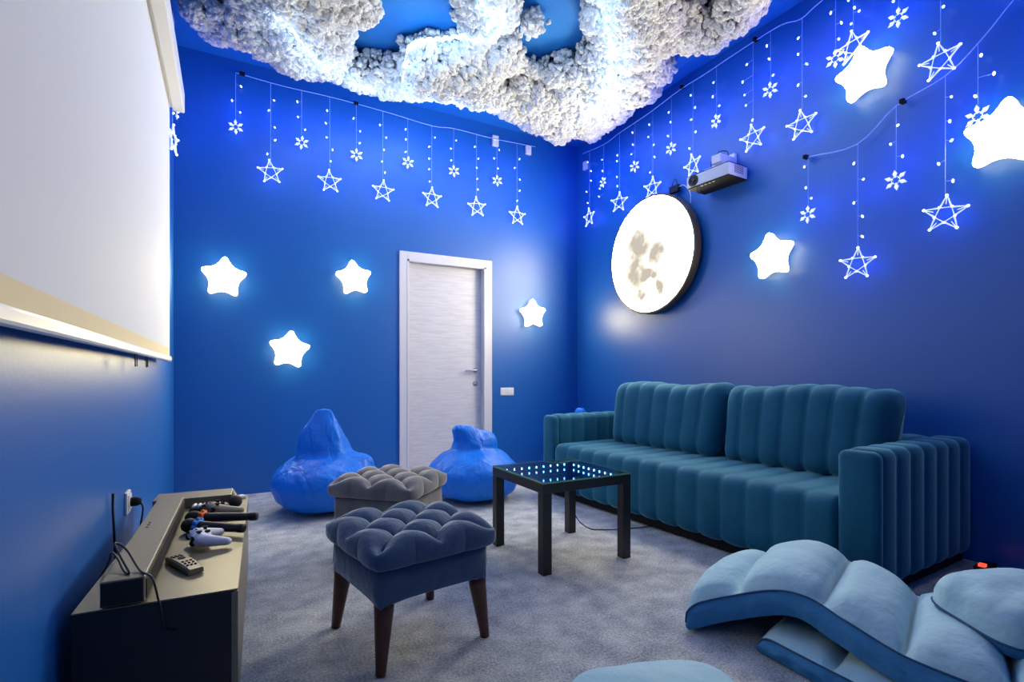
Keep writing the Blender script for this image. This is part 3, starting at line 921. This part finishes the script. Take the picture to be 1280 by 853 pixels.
# ================================================================ tufted stools
def stool(loc, rz, fabric, label, S=.49):
    t = empty('tufted_stool', loc, rz, label, 'stool', 'tufted velvet stools')
    H0, AP, TOP = .215, .335, .41
    # upholstered apron with slightly arched lower edge
    N = 40
    vs, fs = [], []
    a = S / 2 - .022
    ring = []
    for side in range(4):
        for i in range(N // 2):
            u = -1 + 2 * i / (N // 2)
            ring.append([(u, -1), (1, u), (-u, 1), (-1, -u)][side] + (u,))
    K = len(ring)
    rows = [(H0 - .004, .97, 1), (H0, 1, 1), (H0 + .03, 1.0, .8), ((H0 + AP) / 2, 1.0, 0), (AP, .99, 0), (AP + .01, .9, 0)]
    for z, k, ar in rows:
        for u, v, w in ring:
            l = (abs(u) ** 14 + abs(v) ** 14) ** (1 / 14)
            arch = .020 * ar * (1 - abs(w) ** 6)
            vs.append((u / l * a * k, v / l * a * k, z + arch))
    for r in range(len(rows) - 1):
        for i in range(K):
            fs.append((r * K + i, r * K + (i + 1) % K, (r + 1) * K + (i + 1) % K, (r + 1) * K + i))
    fs.append(tuple(range(K - 1, -1, -1))); fs.append(tuple((len(rows) - 1) * K + i for i in range(K)))
    MB().add(vs, fs).build('apron', fabric, t, smooth=True)
    # tufted pad
    G_ = 132
    r_ = .050
    A = S / 2 - r_ * .98
    P_ = .118
    flat = .80
    vs, fs = [], []
    def tuft(x, y):
        p = abs(math.sin(PI * (x + y) / P_ / 1.0 / 1)) * abs(math.sin(PI * (x - y) / P_))
        return p
    per2 = A * 2 / 4
    for i in range(G_ + 1):
        for j in range(G_ + 1):
            u, v = -1 + 2 * i / G_, -1 + 2 * j / G_
            m_ = max(abs(u), abs(v), 1e-6)
            if m_ <= flat:
                x, y = u * A / flat, v * A / flat
                nx = ny = 0; th = 0
            else:
                cu, cv = u / m_, v / m_
                x, y = cu * A, cv * A
                nx, ny = (abs(cu) ** 9) * (1 if cu > 0 else -1), (abs(cv) ** 9) * (1 if cv > 0 else -1)
                l = math.hypot(nx, ny); nx /= l; ny /= l
                th = (m_ - flat) / (1 - flat) * 3.05
            # diamond tufting: buttons on a staggered grid
            q = per2
            a1 = (x + y) / (2 * q); b1 = (x - y) / (2 * q)
            f1 = abs(math.sin(PI * a1)); f2 = abs(math.sin(PI * b1))
            puff = (f1 * f2) ** .6
            crease = min(f1, f2) ** .45
            dd = ((1 - f1 ** 2) * (1 - f2 ** 2)) ** 3
            hgt = .040 * (.5 * puff + .5 * crease) - .016 * dd
            fade = max(0.0, min(1.0, (m_ - flat) / (1 - flat) * 2.2))
            t_ = (y if abs(u) > abs(v) else x) / (2 * q)
            pleat = .012 * (abs(math.cos(PI * t_)) ** .45)
            hh_ = .042
            zc_ = AP + .046
            if th == 0:
                pos = (x, y, zc_ + hh_ + hgt - .016)
            else:
                c_, s_ = math.cos(th), math.sin(th)
                rr = (r_ + (pleat - .006) * fade) * abs(s_) ** .62
                z_ = zc_ + hh_ * (abs(c_) ** .75) * (1 if c_ > 0 else -1) + (hgt - .016) * (1 - fade) * (1 if c_ > 0 else 0) + .004 * fade * (1 if c_ > 0 else 0)
                pos = (x + nx * rr, y + ny * rr, z_)
            vs.append(pos)
    for i in range(G_):
        for j in range(G_):
            k = i * (G_ + 1) + j
            fs.append((k, k + 1, k + G_ + 2, k + G_ + 1))
    MB().add(vs, fs).build('tufted_cushion', fabric, t, smooth=True)
    bm_ = MB().ball((0, 0, 0), .011, 2, 0, (1, 1, .5)).mesh('button')
    q = per2
    for i in range(-4, 5):
        for j in range(-4, 5):
            x, y = (i + j) * q, (i - j) * q
            if max(abs(x), abs(y)) < A * .95:
                link('tuft_button', bm_, M['button'] if fabric == M['velvet_grey'] else fabric, t, (x, y, AP + .068), smooth=True)
    # splayed legs
    for sx in (-1, 1):
        for sy in (-1, 1):
            MB().tube([(sx * .185, sy * .185, H0 + .02), (sx * .187, sy * .187, H0 - .02), (sx * .205, sy * .205, .02), (sx * .207, sy * .207, 0.001)],
                      [.034, .032, .018, .017], 16).build('leg', M['wood_leg'], t, smooth=True)
    return t
stool((.605, 1.93, 0), math.radians(9.6), M['velvet_grey'], 'slate blue button-tufted velvet stool in front, on four splayed wooden legs')
stool((.787, 2.84, 0), math.radians(46.5), M['velvet_taupe'], 'grey taupe button-tufted velvet stool farther back, turned cornerwise by the beanbags')

# ================================================================ lit glass table
tb = empty('side_table', (1.615, 2.42, 0), 0, 'square black side table with blue-lit glass top in front of the sofa', 'table')
h_ = .275
for sx in (-1, 1):
    for sy in (-1, 1):
        MB().box(min(sx * h_, sx * (h_ - .05)), max(sx * h_, sx * (h_ - .05)), min(sy * h_, sy * (h_ - .05)), max(sy * h_, sy * (h_ - .05)), 0, .398, .0015).build('leg', M['black'], tb)
a = MB()
a.box(-h_, h_, -h_, -h_ + .03, .398, .445, .0015).box(-h_, h_, h_ - .03, h_, .398, .445, .0015)
a.box(-h_, -h_ + .03, -h_ + .03, h_ - .03, .398, .445).box(h_ - .03, h_, -h_ + .03, h_ - .03, .398, .445)
a.box(-h_ + .03, h_ - .03, -h_ + .03, h_ - .03, .398, .406)
a.build('table_frame', M['black'], tb)
MB().box(-h_ + .031, h_ - .031, -h_ + .031, h_ - .031, .4065, .409).build('mirror_floor', M['mirror'], tb)
MB().add([(-h_ + .002, -h_ + .002, .4522), (h_ - .002, -h_ + .002, .4522), (h_ - .002, h_ - .002, .4522), (-h_ + .002, h_ - .002, .4522)], [(0, 1, 2, 3)]).build('glass_top', M['glass'], tb)
ge = MB()
for q_ in ((-h_, h_, -h_, -h_ + .002), (-h_, h_, h_ - .002, h_), (-h_, -h_ + .002, -h_, h_), (h_ - .002, h_, -h_, h_)):
    ge.box(*q_, .4455, .4525)
ge.build('glass_rim', M['glass_edge'], tb)
tl = MB().box(-.0028, .0028, -.0028, .0028, -.006, .006, .001).mesh('table_led')
for i in range(9):
    c = -.20 + i * .05
    for p_ in ((c, h_ - .034), (c, -h_ + .034), (h_ - .034, c), (-h_ + .034, c)):
        link('edge_led', tl, M['table_led'], tb, (p_[0], p_[1], .425))
tc_ = MB().tube(bez([(2.0, 2.66, .40), (1.885, 2.68, .30), (1.90, 2.70, .16), (1.94, 2.69, .06), (2.0, 2.65, .008), (2.06, 2.60, .006), (2.16, 2.553, .006), (2.30, 2.52, .006), (2.40, 2.51, .006)][1:], 6), .0035, 6)
tag(tc_.build('power_cable', M['cable'], smooth=True), 'thin black cable running from the table across the carpet to the sofa', 'cable')

# ================================================================ media console and what lies on it
CRZ = math.radians(-2.9)
CO = (-.339, 1.640, 0)
cn = empty('media_console', CO, CRZ, 'low long dark media console along the left wall', 'cabinet')
CW, CL, CH = .364, 1.215, .39
MB().box(0, CW - .018, .0, CL, .05, CH - .0045, .001).build('carcass', M['console_unlit'], cn)
MB().box(.02, CW - .04, .02, CL - .02, 0, .05).build('plinth', M['black_matte'], cn)
MB().box(0, CW, .001, CL, CH - .004, CH, .001).build('top_panel', M['console'], cn)
for y0, y1 in ((.001, CL / 2 - .004), (CL / 2 + .004, CL - .001)):
    MB().box(CW - .017, CW, y0, y1, .055, CH - .008, .001).build('drawer_front', M['console'], cn)
def on_console(lx, ly, z=CH):
    ca, sa = math.cos(CRZ), math.sin(CRZ)
    return (CO[0] + lx * ca - ly * sa, CO[1] + lx * sa + ly * ca, z)

sb = empty('soundbar', (-.235, 1.635, CH), math.radians(-1.4), 'long dark soundbar lying along the console top', 'speaker')
MB().box(-.047, .047, 0, .985, .003, .068, .004).build('shell', M['soundbar'], sb)
MB().box(-.044, .044, -.003, .001, .006, .065, .002).build('end_cap', M['grille'], sb)
MB().box(.0465, .050, .01, .975, .008, .058, .001).build('front_grille', M['grille'], sb)
for i in range(3):
    MB().lathe([(.004, .068), (.004, .0695)], 10, mtx=Matrix.Translation((-.02 + i * .0, .52 + i * .03, 0))).build('button', M['black_matte'], sb)

bx = empty('set_top_box', on_console(.125, 1.125), CRZ, 'flat grey-brown box at the far end of the console', 'media box')
MB().box(-.125, .175, -.065, .085, .004, .045, .003).build('box_body', M['soundbar'], bx)
for sx in (-.1, .15):
    MB().box(sx - .01, sx + .01, -.05, .07, 0, .005).build('foot', M['black_matte'], bx)

def remote(loc, rz, label):
    t = empty('remote_control', loc, rz, label, 'remote control')
    vs, fs = [], []
    k = 13
    for i in range(k):
        y = -.088 + .176 * i / (k - 1)
        w = .021 + .003 * math.cos(y * 20)
        zz = .010 * (1 - math.cos((i / (k - 1)) * PI)) * .5 + (.006 if i in (0, k - 1) else 0)
        for x, z in ((-w, .002), (w, .002), (w, .014), (w * .8, .018), (-w * .8, .018), (-w, .014)):
            vs.append((x, y, z + .007 * math.sin(i / (k - 1) * PI)))
    for i in range(k - 1):
        for j in range(6):
            fs.append((i * 6 + j, i * 6 + (j + 1) % 6, (i + 1) * 6 + (j + 1) % 6, (i + 1) * 6 + j))
    fs.append(tuple(range(5, -1, -1))); fs.append(tuple((k - 1) * 6 + j for j in range(6)))
    MB().add(vs, fs).build('body', M['console'], t)
    bt = MB().lathe([(.001, 0), (.0042, 0), (.0038, .002), (.001, .0022)], 10).mesh('key')
    for i, (x, y) in enumerate([(x_, y_) for y_ in (-.055, -.038, -.021, .045, .062) for x_ in (-.011, 0, .011)]):
        link('key', bt, M['black_matte'], t, (x, y, .018 + .007 * math.sin((y + .088) / .176 * PI)))
    MB().lathe([(.005, 0), (.011, 0), (.010, .002), (.005, .002)], 16, mtx=Matrix.Translation((0, .018, .0245))).build('direction_ring', M['black_matte'], t)
    return t
remote((-.118, 1.875, CH), math.radians(24), 'small dark remote control nearest the front of the console')

def gamepad(loc, rz, m, label, tilt=0.0):
    t = empty('game_controller', loc, rz, label, 'game controller', 'game controllers')
    parts = [('b', (0, .008, .034), .05, (1.28, .62, .40)), ('b', (-.036, .016, .034), .034, (1, .9, .6)), ('b', (.036, .016, .034), .034, (1, .9, .6))]
    for s_ in (-1, 1):
        for i in range(7):
            k = i / 6
            parts.append(('b', (s_ * (.050 + .017 * k), .005 - .062 * k, .030 - .010 * k), .026 - .009 * k, (.85, 1, .8)))
    fuse2('body', parts, m, t, .004, 3, None)
    for x, y in ((-.036, .020), (.020, -.006)):
        o = MB().lathe([(.006, 0), (.005, .006), (.009, .008), (.0095, .011), (.006, .0105)], 16, mtx=Matrix.Translation((x, y, .050))).build('thumbstick', M['black_matte'], t, smooth=True)
    MB().box(-.028, -.012, -.010, -.004, .049, .056).box(-.023, -.017, -.015, .001, .049, .056).build('direction_pad', M['black_matte'], t)
    bt = MB().lathe([(.001, 0), (.0048, 0), (.004, .004), (.001, .0045)], 12).mesh('round_button')
    for dx, dy in ((0, .010), (0, -.010), (.010, 0), (-.010, 0)):
        link('round_button', bt, M['black_matte'], t, (.038 + dx, .020 + dy, .050))
    for s_ in (-1, 1):
        fuse2('shoulder_button', [('b', (s_ * .038, .036, .038), .020, (1.1, .45, .5)), ('b', (s_ * .042, .040, .026), .014, (1, .7, .8))], M['black_matte'], t, .003, 2, None)
    return t
gamepad((-.072, 2.085, CH), math.radians(100), M['pad_white'], 'white game controller tinted violet, beside the dark remote control')
gamepad((-.035, 2.500, CH), math.radians(115), M['pad_grey'], 'grey game controller behind the orange-ringed microphone')

def microphone(h, t_, ringm, label, z=CH):
    d = Vector((t_[0] - h[0], t_[1] - h[1], 0)); L = d.length
    t = empty('microphone', (h[0], h[1], z), math.atan2(d.y, d.x), label, 'microphone', 'hand microphones')
    q = Matrix.Translation((0, 0, .027)) @ Matrix.Rotation(PI / 2, 4, 'Y')
    MB().lathe([(.001, -.026), (.012, -.024), (.021, -.016), (.026, -.003), (.0265, .004), (.024, .018), (.018, .030), (.016, .034)], 24, mtx=q).build('head_grille', M['mic_head'], t, smooth=True)
    MB().lathe([(.017, .030), (.0185, .034), (.0178, .07), (.0160, L * .66), (.0150, L * .78), (.0155, L * .80)], 24, mtx=q).build('handle', M['black'], t, smooth=True)
    MB().lathe([(.0158, L * .80), (.0165, L * .81), (.0160, L - .03), (.0140, L - .026), (.001, L - .026)], 24, mtx=q).build('tail_cap', M['dark_metal'], t, smooth=True)
    if ringm:
        r = MB()
        r.lathe([(.0185, .028), (.0235, .030), (.0235, .046), (.0185, .048)], 24, mtx=q)
        for k in range(8):
            a = PI / 4 * k
            r.ball((.038, .0245 * math.cos(a), .027 + .0235 * math.sin(a)), .0085, 2)
        r.build('rubber_ring', ringm, t, smooth=True)
    return t
microphone((-.122, 2.398, 0), (.125, 2.285, 0), M['orange'], 'black microphone with orange rubber ring, sticking out past the console edge')
microphone((-.128, 2.280, 0), (.072, 2.125, 0), M['blue_ring'], 'black microphone with blue rubber ring beside the white controller')
microphone((.030, 2.610, 0), (.015, 2.84, 0), None, 'black microphone without ring at the far end of the console')

cg = empty('battery_charger', on_console(.19, .985), CRZ - .15, 'small battery charger holding four white batteries by the soundbar end', 'charger')
MB().box(-.04, .04, -.03, .03, 0, .016, .003).build('charger_base', M['black_matte'], cg)
bt = MB().tube([(0, -.024, .024), (0, .02, .024), (0, .0205, .024), (0, .025, .024)], [.0075, .0075, .003, .003], 12).mesh('battery')
for i in range(4):
    link('battery', bt, M['white_plastic'], cg, (-.028 + i * .0187, 0, 0), smooth=True)
wr = empty('small_remote', on_console(.300, 1.16), -1.2, 'small white remote lying at the far right corner of the console', 'remote control')
MB().box(-.019, .019, -.055, .055, 0, .014, .004).build('body', M['white_plastic'], wr)
for i in range(3):
    MB().lathe([(.005, .0), (.005, .002)], 10, mtx=Matrix.Translation((0, -.03 + i * .02, .014))).build('key', M['black_matte'], wr)

ld = MB()
ld.tube(bez([(-.352, 2.02, .34), (-.300, 1.86, .44), (-.283, 1.80, .485), (-.262, 1.75, .48), (-.240, 1.69, .463), (-.225, 1.665, .463), (-.245, 1.70, .49), (-.270, 1.76, .52), (-.245, 1.76, .50), (-.205, 1.68, .463),
                (-.172, 1.612, .462), (-.161, 1.600, .43), (-.158, 1.61, .405), (-.152, 1.605, .385), (-.148, 1.615, .34), (-.142, 1.62, .31), (-.12, 1.62, .305)], 6), .0028, 6)
tag(ld.build('audio_cable', M['cable'], smooth=True), 'thin dark cable looped over the soundbar and hanging down the console side', 'cable')
gc = MB().tube(bez([(-.13, 1.60, .12), (-.115, 1.59, .08), (-.09, 1.585, .03), (-.06, 1.57, .006), (0.0, 1.50, .005), (.02, 1.35, .005)], 6), .003, 6)
tag(gc.build('floor_cable', M['cable_white'], smooth=True), 'pale thin cable at the foot of the near console side', 'cable')

# wall outlet with plug (left wall), switch (back wall), sensors, projector
ot = empty('wall_outlet', (XL, 2.63, .455), 0, 'white square power outlet on the left wall above the console', 'outlet')
MB().box(0, .011, -.045, .045, -.045, .045, .003).build('cover_plate', M['white_plastic'], ot)
MB().box(.011, .016, -.032, .032, -.032, .032, .002).build('socket_insert', M['white_plastic'], ot)
pg = empty('power_plug', (XL + .0165, 2.63, .455), 0, 'black plug in the left wall outlet with cable going down', 'plug')
MB().lathe([(.018, 0), (.019, .02), (.013, .035), (.001, .036)], 16, mtx=Matrix.Rotation(PI / 2, 4, 'Y')).build('plug_body', M['black_matte'], pg, smooth=True)
MB().tube(bez([(.03, 0, 0), (.042, -.01, -.03), (.035, -.03, -.10), (.02, -.04, -.20), (.012, -.03, -.40)], 6), .0035, 6).build('plug_cable', M['cable'], pg, smooth=True)
tag(MB().tube(bez([(XL + .012, 2.28, .56), (XL + .010, 2.29, .50), (XL + .012, 2.30, .42), (XL + .012, 2.33, .30)], 6), .004, 6).build('wall_cable', M['cable']),
    'short dark cable standing against the left wall behind the soundbar', 'cable')
sw = empty('light_switch', (2.536, YB, .80), 0, 'white rectangular double switch on the back wall right of the door', 'switch')
MB().box(-.078, .078, -.010, 0, -.040, .040, .003).build('cover_plate', M['white_plastic'], sw)
MB().box(-.070, -.002, -.015, -.010, -.032, .032, .002).build('rocker', M['white_plastic'], sw)
MB().box(.002, .070, -.013, -.010, -.032, .032, .002).build('rocker', M['white_plastic'], sw)

for loc, dims, lab in (((2.395, YB, 3.36), (.05, .03, .11), 'small white box sensor on the back wall under the cloud edge, left of its twin'),
                       ((2.785, YB, 3.345), (.045, .03, .09), 'small white box sensor on the back wall, right of its twin and nearest the corner')):
    s_ = empty('wall_sensor', loc, 0, lab, 'sensor')
    MB().box(-dims[0] / 2 - .01, dims[0] / 2 + .01, -.028, 0, -dims[2] / 2, dims[2] / 2, .006).build('sensor_body', M['white_plastic'], s_)
    MB().ball((0, -.028, .01), .012, 2, 0, (1, .4, 1)).build('lens', M['pad_white'], s_)
s_ = empty('wall_sensor', (XR, 4.60, 3.25), 0, 'small white box sensor on the right wall close to the corner', 'sensor')
MB().box(-.028, 0, -.035, .035, -.045, .045, .006).build('sensor_body', M['white_plastic'], s_)
s_ = empty('siren_box', (XL, 4.33, 3.42), 0, 'small white square box high on the left wall above the screen', 'alarm')
MB().box(0, .035, -.06, .06, -.07, .07, .006).build('box_body', M['white_plastic'], s_)
MB().box(.035, .037, -.03, .03, -.045, -.005).build('red_mark', M['rim'], s_)

pj = empty('projector', (3.30, 2.77, 2.435), math.radians(3), 'white and black projector on a wall bracket right of the moon', 'projector')
MB().box(-.115, .105, -.19, .19, 0.004, .094, .008).build('body', M['pad_white'], pj)
MB().box(-.112, .102, -.187, .187, -.002, .004).build('underside', M['black_matte'], pj)
MB().box(-.112, .102, -.187, .187, .094, .098).build('top_cover', M['black_matte'], pj)
q = Matrix.Translation((-.114, .125, .050)) @ Matrix.Rotation(-PI / 2, 4, 'Y')
MB().lathe([(.043, -.01), (.045, .006), (.038, .010), (.034, .002), (.026, .002), (.024, .008), (.001, .012)], 28, mtx=q).build('lens', M['black'], pj, smooth=True)
gv = MB()
for i in range(14):
    gv.box(-.1165, -.1145, -.16 + i * .014, -.1525 + i * .014, .02, .08)
tag(gv.build('vent_grille', M['pad_white'], pj), kind='stuff')
gv = MB()
for r_ in range(6):
    for c_ in range(5):
        gv.box(-.05 + c_ * .022, -.036 + c_ * .022, -.1915, -.1895, .028 + r_ * .010, .033 + r_ * .010)
tag(gv.build('side_vents', M['dark_metal'], pj), kind='stuff')
for i in range(4):
    MB().box(-.095, -.085, -.05 + i * .035, -.03 + i * .035, -.004, -.001).build('label_mark', M['key'], pj)
br = MB()
br.box(-.07, .06, -.12, .06, .098, .122, .003).box(-.07, .105, -.085, -.005, .140, .205, .006).box(-.03, .03, -.07, -.02, .118, .145).box(.0, .105, -.02, .05, .135, .165, .005)
br.build('bracket_arm', M['pad_white'], pj)
MB().box(.098, .128, -.085, .03, .10, .24, .004).build('wall_plate', M['white_metal'], pj)
MB().tube(bez([(-.02, .0, .10), (-.03, .03, .17), (.01, -.01, .25), (.07, -.04, .26), (.11, -.03, .22), (.12, -.06, .17), (.05, -.10, .13), (-.03, -.09, .11)], 7), .0035, 6).build('cable_loop', M['cable'], pj, smooth=True)
MB().tube(bez([(-.10, .10, 0), (-.105, .095, -.04), (-.10, .08, -.07)], 5), .002, 5).build('dangling_lead', M['cable'], pj)

# power strip with red light at the wall behind the sofa's near arm
pw = empty('power_strip', (3.30, 1.150, 0), .1, 'black power strip with a red light on the floor beyond the sofa arm', 'power strip')
MB().box(-.07, .07, -.03, .03, 0, .035, .005).build('strip_body', M['black_matte'], pw)
MB().box(-.060, -.030, -.014, .014, .035, .048, .002).build('red_switch', M['red_led'], pw)

# ================================================================ floor pads and cushions
def pad(name, path, wvec, segs, T, label, cat, group=None, side=.085, rag=0.0, bottoms=None, seed=0.):
    """padded mat: path = near lower edge points, wvec = across vector, segs = cumulative fractions of the stitched panels"""
    pts = bez(path, 14)
    d = [0]
    for a, c in zip(pts[:-1], pts[1:]):
        d.append(d[-1] + (c - a).length)
    L = d[-1]
    base = pts[0].copy(); base.z = 0
    t = empty(name, base, 0, label, cat, group)
    wv = Vector(wvec)
    S = []
    for a, c in zip(segs[:-1], segs[1:]):
        for k in range(14):
            S.append(a + (c - a) * k / 14)
    S.append(segs[-1])
    def at(f):
        s = f * L
        for i in range(len(d) - 1):
            if d[i + 1] >= s:
                k = (s - d[i]) / max(d[i + 1] - d[i], 1e-9)
                return pts[i].lerp(pts[i + 1], k), (pts[min(i + 1, len(pts) - 1)] - pts[max(i - 1, 0)]).normalized()
        return pts[-1].copy(), (pts[-1] - pts[-2]).normalized()
    NV = 22
    top, sid, bot = MB(), MB(), MB()
    rows = []
    for f in S:
        p, tn = at(f)
        w = wv.normalized(); up = w.cross(tn) if w.cross(tn).z > 0 else tn.cross(w)
        up = up.normalized()
        i = max(k for k in range(len(segs) - 1) if segs[k] <= f + 1e-9) if f < segs[-1] else len(segs) - 2
        fr2 = (f - segs[i]) / (segs[i + 1] - segs[i])
        b_ = max(0.0, 1 - abs(2 * fr2 - 1) ** 2.6) ** .5
        endk = 1.0
        e = min(f, 1 - f) * L
        if e < side: endk = .35 + .65 * math.sqrt(max(0, 1 - (1 - e / side) ** 2))
        rows.append((p, up, b_, endk, tn, f))
    wl = wv.length; w = wv.normalized()
    tv, ns = [], NV + 1
    for p, up, b_, endk, tn, f in rows:
        for j in range(NV + 1):
            v = j / NV
            ev = (1 - abs(2 * v - 1) ** 3.2) ** .5
            hh = side * endk + (T - side) * b_ * ev - (1 - b_) * .018 * ev
            hh += .008 * noise.noise(Vector((f * 9 + seed, v * 5, 1.3))) * ev
            q = p + w * (wl * v) + up * hh
            tv.append(q - base)
    fs = []
    R_ = len(rows)
    for a in range(R_ - 1):
        for j in range(NV):
            k = a * ns + j
            fs.append((k, k + 1, k + ns + 1, k + ns))
    top.add(tv, fs); top.build('padded_top', M['pad'], t, smooth=True)
    # boxing around the rim
    rim_ = [(a, 0) for a in range(R_)] + [(R_ - 1, j) for j in range(1, NV + 1)] + [(a, NV) for a in range(R_ - 2, -1, -1)] + [(0, j) for j in range(NV - 1, 0, -1)]
    sv_, sf2 = [], []
    LV = 6
    for a, j in rim_:
        p, up, b_, endk, tn, f = rows[a]
        lo = p + w * (wl * j / NV) - base
        hi = Vector(tv[a * ns + j])
        out = Vector((0, 0, 0))
        if j == 0: out = out - w
        if j == NV: out = out + w
        if a == 0: out = out - tn
        if a == R_ - 1: out = out + tn
        if out.length: out.normalize()
        for k in range(LV + 1):
            u = k / LV
            puff = (0.015 + .016 * noise.noise(Vector((f * 14 + seed, j * .7, u * 2)))) * math.sin(PI * u) * (0.5 + .5 * b_)
            sv_.append(lo.lerp(hi, u) + out * puff)
    n_ = len(rim_)
    for i in range(n_):
        for k in range(LV):
            a, c = i * (LV + 1) + k, ((i + 1) % n_) * (LV + 1) + k
            sf2.append((a, c, c + 1, a + 1))
    sid.add(sv_, sf2); sid.build('side_boxing', M['pad_side'], t, smooth=True)
    # piping along the near and far top seam
    for j in (0, NV):
        MB().tube([Vector(tv[a * ns + j]) + (w * (.004 if j else -.004)) for a in range(R_)], .0032, 6).build('piping', M['piping'], t, smooth=True)
    bv2, bf2 = [], []
    for p, up, b_, endk, tn, f in rows:
        bv2 += [p - base + w * .004, p - base + w * (wl - .004), p - base + w * (wl - .004) - up * -.012, p - base + w * .004 - up * -.012]
    for a in range(R_ - 1):
        for j in range(4):
            bf2.append((a * 4 + j, a * 4 + (j + 1) % 4, a * 4 + 4 + (j + 1) % 4, a * 4 + 4 + j))
    bf2 += [(3, 2, 1, 0), tuple((R_ - 1) * 4 + j for j in range(4))]
    bot.add(bv2, bf2).build('black_underside', M['pad_black'], t)
    return t

pad('floor_lounger', [(1.540, 1.42, .006), (1.640, 1.30, .070), (1.705, 1.12, .145), (1.700, .97, .125), (1.690, .80, .095), (1.700, .62, .090), (1.72, .35, .090)],
    (.50, .19, 0), [0, .19, .40, .63, .84, 1.0], .165,
    'pale blue folding floor lounger arched up over another mat in the right foreground', 'floor lounger', 'pale blue floor loungers')
pad('floor_lounger', [(1.640, 1.20, .004), (1.630, 1.02, .004), (1.625, .80, .004), (1.63, .45, .004)], (.50, .14, 0), [0, .35, .68, 1.0], .088,
    'blue floor lounger lying flat underneath the arched one', 'floor lounger', 'pale blue floor loungers', side=.065, seed=4)

def cushion(loc, rot, a, b_, h, label, name='floor_cushion', mt=None, seed=0., tagged=False):
    t = empty(name, loc, 0, label, 'cushion', 'pale blue floor cushions'); t.rotation_euler = rot
    for sgn, nm, mm in ((1, 'top_panel', M['pad']), (-1, 'bottom_panel', mt or M['pad_side'])):
        vs, fs = [], []
        N = 30
        for i in range(N + 1):
            for j in range(N + 1):
                u, v = -1 + 2 * i / N, -1 + 2 * j / N
                e = max(0, (1 - u ** 4)) ** .5 * max(0, (1 - v ** 4)) ** .5
                pin = (1 - .16 * v ** 4) * (1 - .03 * (1 - v * v) * abs(u) ** 3)
                pin2 = (1 - .16 * u ** 4) * (1 - .03 * (1 - u * u) * abs(v) ** 3)
                z = sgn * h * e ** .75 * (1 if sgn > 0 else .55)
                z += .010 * noise.noise(Vector((u * 2.5 + seed, v * 2.5, seed))) * e
                vs.append((u * a * pin, v * b_ * pin2, z + h * .55))
        for i in range(N):
            for j in range(N):
                k = i * (N + 1) + j
                fs.append((k, k + 1, k + N + 2, k + N + 1))
        MB().add(vs, fs).build(nm, mm, t, smooth=True)
    P4 = []
    for side in range(4):
        for i in range(16):
            u = -1 + 2 * i / 16
            x, y = [(u, -1), (1, u), (-u, 1), (-1, -u)][side]
            P4.append((x * a * (1 - .16 * y ** 4) * (1 - .03 * (1 - y * y) * abs(x) ** 3), y * b_ * (1 - .16 * x ** 4) * (1 - .03 * (1 - x * x) * abs(y) ** 3), h * .55))
    MB().tube(P4, .004, 6, closed=True).build('edge_piping', M['piping'], t, smooth=True)
    if tagged:
        MB().box(-a * .42 - .006, -a * .42 + .006, -b_ - .012, -b_ - .005, h * .55 - .042, h * .55 + .002, .001).build('zip_pull', M['key'], t)
    return t
cushion((2.045, .625, .212), (math.radians(4), math.radians(-4), math.radians(-27)), .185, .165, .105, 'plump pale blue head cushion with small zip pull lying on top of the arched lounger', tagged=True, seed=2)
cushion((1.02, 1.00, .004), (0, 0, math.radians(-18)), .26, .24, .085, 'large pale blue floor cushion cut by the bottom edge in the middle', seed=9)
